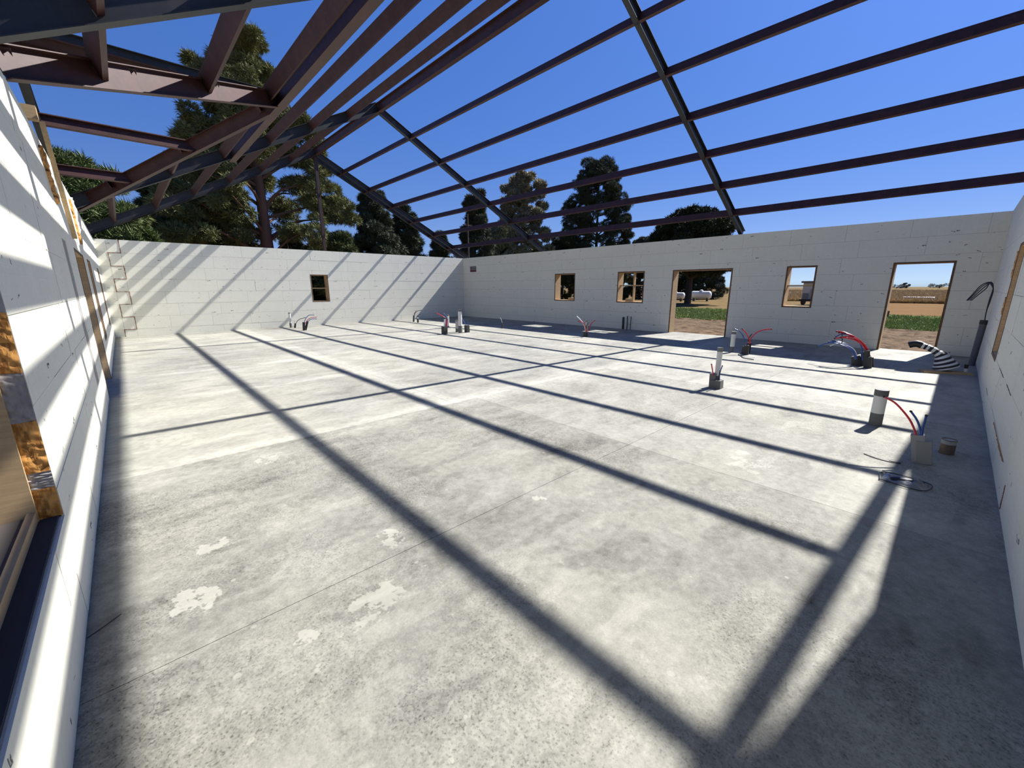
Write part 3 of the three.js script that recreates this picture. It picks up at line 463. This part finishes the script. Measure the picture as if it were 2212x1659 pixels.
{ // clear plastic bag lying on the floor
  const c = [onY(1899, 1037), onY(1909, 1022), onY(2010, 1050), onY(1990, 1063)], n = 14, P = [], idx = [], r = rng(12);
  for (let i = 0; i <= n; i++) for (let k = 0; k <= n; k++) { const u = i / n, v = k / n, a = c[0].clone().lerp(c[3], u), b = c[1].clone().lerp(c[2], u), p = a.lerp(b, v); const e = Math.min(1, Math.min(u, 1 - u, v, 1 - v) * 7); P.push(p.x, 0.004 + 0.055 * e * vn(u * 4 + 2, v * 3) * (0.4 + 0.6 * vn(u * 11, v * 9)), p.z); }
  for (let i = 0; i < n; i++) for (let k = 0; k < n; k++) { const a = i * (n + 1) + k; idx.push(a, a + 1, a + n + 1, a + 1, a + n + 2, a + n + 1); }
  const g = new THREE.BufferGeometry(); g.setAttribute('position', new THREE.Float32BufferAttribute(P, 3)); g.setIndex(idx); g.computeVertexNormals();
  const bag = thing('plastic_bag', 'crumpled clear plastic bag with dark patch lying across the shadow edge', 'bag');
  mesh('film', g, new THREE.MeshPhysicalMaterial({ color: lin(0.55, 0.57, 0.58), roughness: 0.15, transmission: 0.75, thickness: 0, side: THREE.DoubleSide }), bag);
  const mid = onY(1958, 1045), dk = new THREE.SphereGeometry(1, 16, 8); dk.scale(0.11, 0.02, 0.035); dk.rotateY(0.35); dk.translate(mid.x, 0.022, mid.z - 0.02); mesh('dark_content', dk, mat(0.008, 0.009, 0.03, 0.5), bag);
  mesh('rim', tubeG([...c, c[0]].map((p) => V3(p.x, 0.012, p.z)), 0.004, 60, 6), mat(0.03, 0.03, 0.032, 0.5), bag);
}
{ // striped flexible duct on a board by the narrow doorway
  const b = onY(2044, 803), up = (x, y) => stand(b, 1880 + x / 5.53, 540 + y / 5.53);
  const bd = thing('scrap_board', 'scrap board lying under the striped duct', 'board', b);
  const a0 = onY(1989, 803).sub(b), a1 = onY(2095, 809).sub(b); const s = new THREE.Shape([[-0.10, 0], [0.10, 0], [0.10, 0.035], [-0.10, 0.035]].map((p) => new THREE.Vector2(...p)));
  mesh('board', beamG(s, V3(a0.x, 0, a0.z), V3(a1.x, 0, a1.z), V3(0, 1, 0)), M.wood, bd);
  const g = thing('striped_duct', 'black and white striped flexible duct curling up from a board', 'duct', b.clone().setY(0.035));
  const o = g.position, pts = [up(900, 1430), up(890, 1370), up(870, 1315), up(840, 1255), up(775, 1205), up(690, 1165), up(620, 1140)].map((p) => p.sub(o)); pts[0].y = 0.02;
  const cv = new THREE.CatmullRomCurve3(pts), N = 15, rad = (t) => t < 0.12 ? 0.235 : 0.235 - 0.165 * Math.min(1, (t - 0.08) / 0.55);
  for (let i = 0; i < N; i++) {
    const t0 = i / N, t1 = (i + 1) / N, ring = 26, prof = 5, P = [], idx = [];
    for (let k = 0; k < prof; k++) { const t = t0 + (t1 - t0) * k / (prof - 1), c = cv.getPoint(t), tan = cv.getTangent(t), e1 = V3(0, 1, 0).cross(tan); if (e1.length() < 0.05) e1.set(1, 0, 0); e1.normalize(); const e2 = tan.clone().cross(e1), rr = rad(t) * (1 + 0.07 * Math.sin(Math.PI * k / (prof - 1))); for (let j = 0; j <= ring; j++) { const a = j / ring * 2 * Math.PI; const q = c.clone().addScaledVector(e1, rr * Math.cos(a)).addScaledVector(e2, rr * 0.75 * Math.sin(a)); P.push(q.x, Math.max(0.003, q.y), q.z); } }
    for (let k = 0; k < prof - 1; k++) for (let j = 0; j < ring; j++) { const a = k * (ring + 1) + j; idx.push(a, a + 1, a + ring + 1, a + 1, a + ring + 2, a + ring + 1); }
    const q = new THREE.BufferGeometry(); q.setAttribute('position', new THREE.Float32BufferAttribute(P, 3)); q.setIndex(idx); q.computeVertexNormals(); const m = (i % 2 ? M.black : M.white).clone(); m.side = THREE.DoubleSide; mesh(i % 2 ? 'black_ring' : 'white_ring', q, m, g);
  }
  const c2 = cv.getPoint(1), hp = [up(620, 1140), up(560, 1120), up(500, 1125), up(462, 1135)].map((p) => p.sub(o)); const hg = tubeG(hp, 0.062, 12, 14); mesh('black_mouth', hg, M.black, g);
  const cup = thing('small_cup', 'tiny dark topped cup on the board end beside the striped duct', 'cup', stand(b, 1880 + 1130 / 5.53, 540 + 1460 / 5.53).setY(0.036)); const c1 = cylG(0.022, 0.026, 0.06, 14); c1.translate(0, 0.03, 0); mesh('cup_body', c1, M.white, cup); const c3 = cylG(0.024, 0.03, 0.07, 14); c3.translate(0, 0.095, 0); mesh('dark_top', c3, M.black, cup);
}
{ // grey conduit with looping cables in the right corner
  const b = onY(2105, 790); b.x = Math.min(b.x, W - 0.07); const up = (x, y) => stand(b, 1880 + x / 5.53, 540 + y / 5.53).sub(b);
  const g = thing('corner_conduit', 'grey conduit in the shaded corner with dark cables drooping from its top', 'conduit', b);
  const top = up(1358, 850); mesh('conduit_pipe', tubeG([V3(0, 0, 0), top.clone().multiplyScalar(0.5), top], 0.05, 10, 16), mat(0.12, 0.12, 0.135, 0.6), g); mesh('coupling', tubeG([top.clone().multiplyScalar(0.93), top.clone().multiplyScalar(1.02)], 0.056, 4, 16), M.sleeve, g);
  const cab = mat(0.012, 0.010, 0.035, 0.5);
  for (const [o1, k] of [[0, 0], [16, 1], [34, 2], [-12, 3]]) mesh('cable', tubeG([up(1365, 860), up(1385, 740), up(1425 + o1 * 0.3, 600), up(1468, 450 + o1 * 0.4), up(1440 - o1 * 0.4, 388 + o1 * 0.4), up(1350 + o1, 425 + o1), up(1240 + o1, 530 + o1 * 0.5), up(1165 + o1 * 1.2, 604)], 0.008, 40, 8), cab, g);
}
{ // bits lying on the floor
  const lay = (name, label, pts, r, m, cat) => tag(mesh(name, tubeG(pts.map(([x, y]) => onY(x, y).setY(r + 0.001)), r, 20, 6), m), label, cat);
  lay('loose_wire', 'thin black wire lying on sunlit floor by the shadow edge', [[1866, 981], [1890, 990], [1915, 997], [1945, 1003]], 0.004, M.black, 'wire');
  lay('loose_wire', 'second black wire strand lying beside the shadow edge', [[1920, 996], [1932, 998], [1946, 1001]], 0.003, M.black, 'wire');
  lay('long_nail', 'long thin nail on the floor against the sunlit wall foot', [[187, 1380], [225, 1354], [262, 1327]], 0.0018, M.black, 'nail');
  lay('floor_whip', 'kinked black strip on the floor near the wide doorway tubes', [[1594, 766.5], [1600, 769.5], [1607, 774], [1628, 777.5]], 0.008, M.black, 'strip');
  const tw = thing('grass_tuft', 'wispy dry grass blown onto the floor at the dark shadow band', 'grass'); const r = rng(31), c = onY(1752, 1304);
  for (let i = 0; i < 9; i++) { const a = r() * 6.28, L = 0.05 + 0.05 * r(); mesh('blade', tubeG([c.clone().setY(0.002), c.clone().add(V3(Math.cos(a) * L * 0.5, 0.008, Math.sin(a) * L * 0.5)), c.clone().add(V3(Math.cos(a + 0.3) * L, 0.003, Math.sin(a + 0.3) * L))], 0.0007, 8, 4), mat(0.16, 0.14, 0.09, 0.8), tw); }
}

// ---------------------------------------------------------------- outdoors
{ // ground
  const soil = dataTex(512, 512, (x, y, o) => { const a = fbm(x * 10, y * 10, 5), b = fbm(x * 60, y * 60, 3), v = 0.1 + 1.7 * a + 0.7 * (b - 0.5); o[0] = 0.125 * v; o[1] = 0.088 * v; o[2] = 0.057 * v; });
  const grass = dataTex(512, 512, (x, y, o) => { const a = fbm(x * 8, y * 8, 5), b = fbm(x * 90, y * 90, 2), v = 0.5 + 0.7 * a + 0.4 * (b - 0.5); o[0] = 0.085 * v; o[1] = 0.115 * v; o[2] = 0.025 * v; });
  const sand = dataTex(512, 512, (x, y, o) => { const a = fbm(x * 6, y * 30, 5), b = fbm(x * 80, y * 80, 2), v = 0.65 + 0.55 * a + 0.2 * (b - 0.5); o[0] = 0.18 * v; o[1] = 0.105 * v; o[2] = 0.045 * v; });
  const dry = dataTex(512, 512, (x, y, o) => { const a = fbm(x * 9, y * 9, 5), b = fbm(x * 70, y * 70, 2), v = 0.55 + 0.7 * a + 0.3 * (b - 0.5); o[0] = 0.17 * v; o[1] = 0.12 * v; o[2] = 0.055 * v; });
  const gm = (t, s) => { t.repeat.set(1 / s, 1 / s); return new THREE.MeshPhysicalMaterial({ map: t, roughness: 1, specularIntensity: 0.05 }); };
  const flat = (name, label, x0, x1, z0, z1, y, m, n = 1, amp = 0, f = 1) => {
    const nx = Math.max(1, n), g = new THREE.PlaneGeometry(x1 - x0, z1 - z0, nx, nx); g.rotateX(-Math.PI / 2); g.translate((x0 + x1) / 2, y, (z0 + z1) / 2);
    const p = g.attributes.position; if (amp) for (let i = 0; i < p.count; i++) { const x = p.getX(i), z = p.getZ(i); p.setY(i, y + amp * (fbm(x * f, z * f, 4) - 0.45)); } g.computeVertexNormals();
    const uv = g.attributes.uv; for (let i = 0; i < p.count; i++) uv.setXY(i, p.getX(i), p.getZ(i));
    const o = mesh(name, g, m); return struct(o, label, 'ground');
  };
  flat('ground', 'dry plain stretching to the horizon', -700, 700, -900, 500, GY - 0.10, gm(dry, 6));
  flat('soil_yard', 'churned bare soil around the building', -16, 34, -11.2, 22, GY - 0.02, gm(soil, 2.5), 200, 0.20, 1.6);
  flat('lawn', 'strip of green grass beyond the doorways', -34, 40, -24.0, -11.0, GY - 0.03, gm(grass, 3), 60, 0.05, 1);
  flat('sand_track', 'pale sandy track beyond the grass', 9, 70, -50, -23.9, GY - 0.04, gm(sand, 7), 50, 0.06, 0.4);
  flat('dry_yard', 'dry straw-coloured yard under the trees', -70, 9.2, -60, -23.9, GY - 0.045, gm(dry, 5), 50, 0.06, 0.4);
}
function blades(n, len, w, spread, seed, up = 0.5) {      // a tuft of narrow blades
  const r = rng(seed), P = [], N = [];
  for (let i = 0; i < n; i++) {
    const a = r() * 6.283, e = Math.asin(Math.min(1, up + (1 - up) * (r() * 2 - 1) * spread)), L = len * (0.6 + 0.4 * r()), d = V3(Math.cos(a) * Math.cos(e), Math.sin(e), Math.sin(a) * Math.cos(e)), s = d.clone().cross(V3(r() - 0.5, r() - 0.5, r() - 0.5)).normalize().multiplyScalar(w / 2), b = d.clone().multiplyScalar(L * 0.08), m = d.clone().multiplyScalar(L * 0.55), t = d.clone().multiplyScalar(L);
    for (const q of [b.clone().sub(s), b.clone().add(s), m.clone().add(s), b.clone().sub(s), m.clone().add(s), m.clone().sub(s), m.clone().sub(s), m.clone().add(s), t]) { P.push(q.x, q.y, q.z); N.push(...s.clone().cross(d).normalize().toArray()); }
  }
  const g = new THREE.BufferGeometry(); g.setAttribute('position', new THREE.Float32BufferAttribute(P, 3)); g.setAttribute('normal', new THREE.Float32BufferAttribute(N, 3)); return g;
}
const leafMat = new THREE.MeshStandardMaterial({ color: 0xffffff, roughness: 0.75, side: THREE.DoubleSide });
const TUFTS = [1, 2, 3].map((s) => blades(24, 0.36, 0.024, 1.0, s, 0.3)), LEAFY = [4, 5].map((s) => blades(16, 0.42, 0.07, 1.0, s, 0.1));
function foliage(parent, spots, geo, color, seed, size, vary = 0.35) {   // spots: array of Vector3 with clump outward direction in .n
  const im = new THREE.InstancedMesh(geo, leafMat, spots.length), r = rng(seed), m = new THREE.Matrix4(), q = new THREE.Quaternion(), c = new THREE.Color();
  spots.forEach((s, i) => {
    const d = s.n.clone().add(V3(r() - 0.5, 0.35 + 0.4 * r(), r() - 0.5)).normalize(); q.setFromUnitVectors(V3(0, 1, 0), d); const k = size * (0.7 + 0.6 * r());
    m.compose(s, q, V3(k, k, k)); im.setMatrixAt(i, m); const v = 1 + vary * (r() * 2 - 1), y = r(); c.setRGB(color[0] * v * (1 + 0.3 * y), color[1] * v * (1 + 0.1 * y), color[2] * v); im.setColorAt(i, c);
  });
  im.name = 'foliage'; im.castShadow = im.receiveShadow = true; im.userData.kind = 'stuff'; parent.add(im); return im;
}
function clumpSpots(list, clumps, r) {                    // clumps: [centre, radius, count]
  for (const [c, rad, n] of clumps) for (let i = 0; i < n; i++) {
    const a = r() * 6.283, u = r() * 2 - 1, s = Math.sqrt(1 - u * u), d = V3(Math.cos(a) * s, u, Math.sin(a) * s), k = rad * (0.45 + 0.55 * Math.cbrt(r()));
    const p = c.clone().add(V3(d.x * k, d.y * k * 0.62, d.z * k)); p.n = d; list.push(p);
  }
}
const bark = mat(0.16, 0.085, 0.055, 0.9), darkBark = mat(0.055, 0.042, 0.035, 0.95);
function limb(A, B, r0, r1, bend, r) { const m = A.clone().lerp(B, 0.5).add(V3((r() - 0.5) * bend, (r() - 0.3) * bend, (r() - 0.5) * bend)); const cv = new THREE.CatmullRomCurve3([A, m, B]), g = new THREE.TubeGeometry(cv, 6, 1, 6), p = g.attributes.position; const per = 7; for (let i = 0; i < p.count; i++) { const t = Math.floor(i / per) / 6, c = cv.getPoint(t), k = r0 + (r1 - r0) * t; p.setXYZ(i, c.x + (p.getX(i) - c.x) * k, c.y + (p.getY(i) - c.y) * k, c.z + (p.getZ(i) - c.z) * k); } return g; }
// o: base, height, clear (bare trunk), profile t -> radius, n clumps, per clump, color, trunk radius
function tree(name, label, o) {
  o = { ...o, n: Math.round(o.n * 1.8), per: o.per * 0.6, clump: (o.clump ?? 1) * 0.70 }; const r = rng(o.seed), g = thing(name, label, 'tree', o.base, o.group), spots = [], limbs = [], lean = V3((o.lean ?? 0) * o.height, 0, 0);
  const top = V3(0, o.height, 0).add(lean);
  mesh('trunk', limb(V3(0, -0.2, 0), top, o.trunk, 0.04, 0.5, r), o.bark ?? bark, g);
  for (let i = 0; i < o.n; i++) {
    const t = Math.pow((i + 0.5) / o.n, o.pow ?? 1), y = o.clear + (o.height - o.clear) * t, R = o.profile(t), a = i * 2.399 + r() * 0.9, k = R * (0.45 + 0.55 * r()), cr = (o.clump ?? 1.0) * (0.65 + 0.6 * r()) * Math.min(1, 0.45 + R / 3);
    const c = V3(Math.cos(a) * k, y + (r() - 0.5) * 0.5, Math.sin(a) * k).addScaledVector(lean, t);
    clumpSpots(spots, [[c, cr, Math.round(o.per * 1.9)]], r);
    if (i % (2 * (o.limbEvery ?? 2)) === 0) limbs.push(limb(V3(0, Math.max(0.5, y - k * 0.35), 0).addScaledVector(lean, t), c, 0.05 + 0.012 * R, 0.015, 0.5, r));
  }
  if (o.extra) { for (const [x, y, z, rad, n] of o.extra) for (let k = 0; k < 5; k++) clumpSpots(spots, [[V3(x + (r() - 0.5) * 1.5 * rad, y + (r() - 0.5) * 1.1 * rad, z + (r() - 0.5) * 1.5 * rad), rad * (0.32 + 0.25 * r()), Math.round(n * 0.32)]], r); for (const [x, y, z] of o.extra) limbs.push(limb(V3(0, Math.max(0.5, y - 1.6), 0), V3(x, y, z), 0.10, 0.02, 0.9, r)); }
  mesh('branches', mergeGeometries(limbs), o.bark ?? bark, g);
  foliage(g, spots, (o.leafy ? LEAFY : TUFTS)[o.seed % (o.leafy ? 2 : 3)], o.color, o.seed + 5, o.size ?? 1, o.vary);
  return g;
}
// photo directions with a chosen distance; the bases stand on the ground hidden behind the walls
const spot = (px, x) => { const p = onX(px, 600, x); return V3(p.x, GY, p.z); }, spotZ = (px, z) => { const p = onZ(px, 600, z); return V3(p.x, GY, p.z); };
const PINE = [0.125, 0.145, 0.050], DARKP = [0.040, 0.056, 0.025], OLIVE = [0.085, 0.10, 0.045];
{
  const b = spot(585, -9.5), e = (px, py, dep, rad, n) => { const p = onX(px, py, b.x + dep); return [p.x - b.x, p.y - b.y, p.z - b.z, rad, n]; };
  tree('tall_pine', 'tall ragged pine with red brown trunk behind the gable wall', { base: b, height: 14.3, clear: 8.6, profile: (t) => 2.4 - 1.5 * t, n: 18, per: 90, clump: 0.95, color: PINE, trunk: 0.46, seed: 3, size: 1.0,
    extra: [e(520, 100, 0, 0.9, 160), e(555, 110, 1, 0.9, 160), e(480, 130, -1, 0.8, 120), e(420, 125, 0, 0.45, 60), e(440, 150, 1, 0.6, 90), e(545, 160, 0.5, 1.0, 170), e(510, 190, 1.2, 1.0, 150), e(430, 260, 0, 0.8, 110), e(410, 300, 1, 0.6, 80), e(450, 290, -1, 1.0, 140), e(520, 260, 1, 1.2, 170), e(600, 270, 0, 1.2, 160), e(640, 260, 1, 0.9, 120), e(420, 360, 0, 1.0, 150), e(470, 350, 1.5, 1.1, 160), e(400, 420, 1, 1.0, 150), e(450, 430, -1, 1.3, 200), e(650, 330, 0, 1.1, 150), e(680, 310, 1, 0.7, 90), e(500, 420, 2, 1.0, 140), e(400, 480, 1, 1.3, 200), e(480, 490, 0, 1.3, 200), e(640, 420, -1, 1.1, 150), e(690, 400, 1, 1.0, 140), e(700, 470, 0, 1.2, 170), e(660, 500, 1.5, 1.1, 160), e(740, 480, 0, 1.0, 150), e(530, 520, -3, 1.1, 120), e(360, 500, 0, 1.0, 150), e(560, 390, -3, 1.3, 200), e(625, 450, -3, 1.2, 180), e(600, 335, -2, 1.2, 180), e(690, 350, 0, 1.0, 150), e(725, 430, 0, 1.0, 150), e(620, 520, -3, 1.2, 150), e(500, 330, -1, 1.2, 180), e(560, 300, 0, 1.2, 180), e(480, 220, 0, 0.9, 140), e(560, 210, 0.5, 0.9, 140)] });
  const b2 = spot(470, -14); tree('tall_pine', 'second dark pine close behind the ragged pine', { base: b2, height: 9.0, clear: 3.0, profile: (t) => 2.6 - 1.6 * t, n: 26, per: 80, clump: 1.0, color: [0.05, 0.068, 0.026], trunk: 0.22, seed: 14 });
  for (const [px, x, h] of [[690, -12, 4.6], [640, -13, 5.0], [720, -14, 5.4]]) tree('skirted_spruce', 'dark spruce behind the gable wall window', { base: spot(px, x), height: h, clear: 0.2, profile: (t) => 1.9 - 1.5 * t, n: 26, per: 80, clump: 0.9, color: DARKP, trunk: 0.12, seed: px, bark: darkBark, group: 'spruces behind the gable window' });
  const P2 = (name, label, px, x, h, clear, prof, o = {}) => tree(name, label, { base: spot(px, x), height: h, clear, profile: prof, n: 30, per: 85, clump: 0.9, color: PINE, trunk: 0.16, seed: px, ...o });
  P2('bushy_pine', 'bright green pine beyond the sunlit wall top', 165, -3, 6.2, 1.5, (t) => 2.6 - 1.9 * t * t, { n: 34, color: [0.075, 0.115, 0.03] });
  P2('bushy_pine', 'low bright pine filling the corner over the gable wall', 265, -6, 4.9, 1.0, (t) => 2.2 - 1.3 * t, { n: 34, color: [0.085, 0.12, 0.03] });
  P2('bushy_pine', 'dark pine between the corner pine and the ragged pine', 385, -12, 7.2, 1.5, (t) => 2.2 - 1.5 * t, { color: [0.05, 0.072, 0.026] });
  P2('bushy_pine', 'pine right of the slim ridge post', 745, -9, 5.2, 1.5, (t) => 1.5 - 1.1 * t, { n: 22, color: [0.07, 0.10, 0.03] });
  P2('dark_spruce', 'dark spruce with knobbly top left of the gable rafter foot', 815, -15, 9.2, 1.0, (t) => 3.0 - 2.4 * t, { n: 44, color: DARKP });
  P2('dark_spruce', 'dark spruce partly hidden by the gable rafter', 880, -16, 8.4, 1.0, (t) => 2.4 - 1.6 * t, { n: 34, color: DARKP });
  P2('dark_spruce', 'small dark spruce peak above the gable wall corner', 955, -18, 7.2, 1.0, (t) => 1.9 - 1.6 * t, { n: 26, color: DARKP });
  const Q = (name, label, px, z, h, clear, prof, o = {}) => tree(name, label, { base: spotZ(px, z), height: h, clear, profile: prof, n: 34, per: 85, clump: 1.0, color: DARKP, trunk: 0.2, seed: px, bark: darkBark, ...o });
  Q('dark_spruce', 'narrow dark pine beside the thin utility pole', 1030, -12, 10.2, 1.0, (t) => 1.9 - 1.1 * t, { color: [0.04, 0.052, 0.025] });
  Q('feathery_tree', 'pale feathery deciduous tree with upright thin branches', 1130, -24, 15.0, 3.0, (t) => 4.8 - 3.0 * t, { n: 60, per: 60, color: [0.23, 0.23, 0.15], leafy: true, limbEvery: 1, clump: 0.9 });
  Q('feathery_tree', 'low feathery tree filling the gap behind the valley foot', 1085, -20, 8.5, 1.5, (t) => 2.6 - 1.2 * t, { n: 34, per: 70, color: [0.16, 0.165, 0.10], leafy: true });
  Q('tall_dark_pine', 'broad dark pine standing over the window wall', 1285, -32.5, 16.9, 2.0, (t) => t < 0.7 ? 5.2 - 1.8 * t : 3.9 - 8 * (t - 0.7), { n: 84, per: 90, clump: 1.25, color: [0.034, 0.046, 0.018], trunk: 0.3 });
  Q('shade_tree', 'rounded shade tree with dark trunk in front of the white tanks', 1490, -33.3, 9.6, 3.6, (t) => 6.0 * Math.sqrt(Math.max(0.05, 1 - (t - 0.15) * (t - 0.15) * 1.2)) - 1.2, { n: 90, per: 85, clump: 1.2, color: [0.035, 0.045, 0.016], leafy: true, trunk: 0.42, limbEvery: 3 });
  Q('skirted_spruce', 'dark spruce with branches to the ground beyond the tanks', 1520, -52, 7.8, 0.3, (t) => 4.2 - 3.6 * t, { n: 46, color: [0.022, 0.032, 0.014] });
  Q('skirted_spruce', 'dark spruce seen through the crossed window', 1385, -46, 9.0, 0.3, (t) => 4.6 - 3.4 * t, { n: 50, color: [0.03, 0.042, 0.016] });
  Q('skirted_spruce', 'dark spruce filling the plain small window', 1215, -36, 9.0, 0.3, (t) => 4.4 - 3.0 * t, { n: 50, color: [0.03, 0.042, 0.016] });
  Q('skirted_spruce', 'dark spruce left of the tanks behind the trunk', 1450, -55, 8.6, 0.3, (t) => 4.4 - 3.4 * t, { n: 46, color: [0.024, 0.034, 0.014] });
}
{ // thin utility pole
  const b = spotZ(1013, -10), g = thing('utility_pole', 'thin wooden utility pole behind the wall corner', 'pole', b); const t = cylG(0.10, 0.07, 8.2, 10); t.translate(0, 4.1, 0); mesh('pole', t, darkBark, g);
  mesh('cross_arm', boxG(-0.05, 0.05, 7.2, 7.3, -0.5, 0.5), darkBark, g);
}
{ // white tanks
  const tank = (label, px, py, L, R) => {
    const b = onY(px, py, GY), g = thing('gas_tank', label, 'tank', b, 'white tanks beyond the wide doorway'); g.rotation.y = 0.15;
    const prof = []; for (let i = 0; i <= 10; i++) { const a = i / 10 * Math.PI / 2; prof.push(new THREE.Vector2(Math.max(0.001, R * Math.sin(a)), -L / 2 + R * 0.55 * (1 - Math.cos(a)))); } for (let i = 10; i >= 0; i--) { const a = i / 10 * Math.PI / 2; prof.push(new THREE.Vector2(Math.max(0.001, R * Math.sin(a)), L / 2 - R * 0.55 * (1 - Math.cos(a)))); }
    const s = new THREE.LatheGeometry(prof, 32); s.rotateZ(-Math.PI / 2); s.translate(0, R + 0.25, 0); mesh('vessel', s, mat(0.80, 0.80, 0.78, 0.35), g);
    const d = new THREE.SphereGeometry(0.2, 16, 8, 0, 6.284, 0, 1.571); d.scale(1.2, 1, 1.2); d.translate(0, 2 * R + 0.23, 0); mesh('valve_dome', d, mat(0.7, 0.7, 0.68, 0.4), g);
    for (const x of [-L * 0.32, L * 0.32]) mesh('saddle', boxG(x - 0.1, x + 0.1, -0.05, 0.42, -R * 0.6, R * 0.6), mat(0.12, 0.10, 0.09, 0.9), g);
  };
  tank('long white gas tank right of the dark tree trunk', 1513, 649.5, 2.6, 0.50); tank('white gas tank left of the dark tree trunk', 1458, 650, 2.4, 0.42);
}
{ // trailer through the barred window
  const b = onY(1741, 658.5, GY), g = thing('utility_trailer', 'white box trailer with dark gear seen through the barred window', 'trailer', b); g.rotation.y = -0.25;
  mesh('box', new RoundedBoxGeometry(1.35, 1.62, 3.2, 3, 0.06).translate(0.12, 1.35, -1.6), mat(0.55, 0.55, 0.54, 0.5), g); mesh('roof', boxG(-0.65, 1.0, 2.16, 2.34, -3.3, 0.2), mat(0.16, 0.15, 0.14, 0.8), g);
  mesh('dark_panel', boxG(-0.45, 0.1, 0.62, 1.15, 0.0, 0.04), mat(0.20, 0.20, 0.20, 0.6), g); mesh('door_panel', boxG(0.18, 0.72, 0.60, 1.55, 0.0, 0.035), mat(0.34, 0.34, 0.34, 0.6), g); mesh('chassis', boxG(-0.55, 0.8, 0.35, 0.55, -3.2, 0.3), mat(0.03, 0.03, 0.03, 0.7), g);
  for (const x of [-0.55, 0.75]) { const w = cylG(0.32, 0.32, 0.2, 20); w.rotateZ(Math.PI / 2); w.translate(x, 0.30, -0.5); mesh('wheel', w, M.black, g); }
}
{ // dry corn, grass and other field stuff
  const r = rng(8), corn = blades(12, 0.85, 0.035, 0.8, 61, 0.62), n = 22000, im = new THREE.InstancedMesh(corn, leafMat, n), m = new THREE.Matrix4(), q = new THREE.Quaternion(), c = new THREE.Color();
  for (let i = 0; i < n; i++) { const z = -50 - 160 * Math.pow(r(), 2.0), x = 0 + (z + 40) * 0.25 + (55 - z * 0.25) * r(); q.setFromAxisAngle(V3(0, 1, 0), r() * 6.28); const k = 0.75 + 0.5 * r(); m.compose(V3(x, GY - 0.1, z), q, V3(k, k, k)); im.setMatrixAt(i, m); const v = 0.7 + 0.6 * r(); c.setRGB(0.44 * v, 0.32 * v, 0.15 * v); im.setColorAt(i, c); }
  im.name = numbered('dry_corn'); im.userData.kind = 'stuff'; tag(im, 'dry straw-coloured corn field towards the horizon', 'crop'); im.castShadow = im.receiveShadow = true; scene.add(im);
  const gb = blades(9, 0.16, 0.012, 0.9, 62, 0.7), gn = 26000, gi = new THREE.InstancedMesh(gb, leafMat, gn);
  for (let i = 0; i < gn; i++) { const z = -10.8 - 13.3 * r() * (0.55 + 0.45 * r()), x = -8 + 30 * r(), bare = fbm(x * 0.5, z * 0.5, 3); q.setFromAxisAngle(V3(0, 1, 0), r() * 6.28); const k = (0.6 + 0.8 * r()) * (bare > 0.62 ? 0.4 : 1); m.compose(V3(x, GY - 0.05, z), q, V3(k, k, k)); gi.setMatrixAt(i, m); const v = 0.6 + 0.7 * r(), dry = sstep(0.5, 0.75, bare); c.setRGB((0.17 + 0.10 * dry) * v, (0.23 - 0.02 * dry) * v, 0.045 * v); gi.setColorAt(i, c); }
  gi.name = numbered('grass'); gi.userData.kind = 'stuff'; tag(gi, 'short green lawn grass beyond the doorways', 'grass'); gi.castShadow = gi.receiveShadow = true; scene.add(gi);
  const wt = thing('low_trough', 'low white trough lying before the corn field', 'trough', onY(1983, 650, GY - 0.1)); mesh('shell', (() => { const g = cylG(0.22, 0.22, 3.0, 16); g.rotateZ(Math.PI / 2); g.translate(0, 0.3, 0); return g; })(), mat(0.8, 0.8, 0.78, 0.5), wt); mesh('cradle', boxG(-1.8, 1.8, 0, 0.16, -0.3, 0.3), mat(0.35, 0.22, 0.15, 0.9), wt);
  const pb = onY(1917, 684, GY), pg = boxG(-0.06, 0.06, 0, 0.36, -0.06, 0.06), pm = mesh('marker_post', pg, M.sawnEdge); pm.position.copy(pb); tag(pm, 'short brown marker post at the grass edge', 'post');
  const far = (px, w, h, seed, lab) => { const b = onZ(px, 619, -420); const g = thing('distant_tree', lab, 'tree', V3(b.x, GY, b.z), 'trees on the horizon'); const s = []; const rr = rng(seed); for (let i = 0; i < 7; i++) clumpSpots(s, [[V3((rr() - 0.5) * w, h * (0.35 + 0.4 * rr()), (rr() - 0.5) * w), w * 0.16, 60]], rr); const t = cylG(0.4, 0.3, h * 0.5, 8); t.translate(0, h * 0.25, 0); mesh('trunk', t, darkBark, g); foliage(g, s, LEAFY[0], [0.10, 0.115, 0.10], seed, 1.0); };
  far(1958, 5, 4.6, 71, 'distant tree on the horizon, left of the pair in the narrow doorway'); far(2030, 10, 3.6, 72, 'wide distant tree clump on the horizon in the narrow doorway'); far(1938, 12, 2.4, 73, 'low distant hedge on the horizon in the narrow doorway');
}

renderer.render(scene, camera);
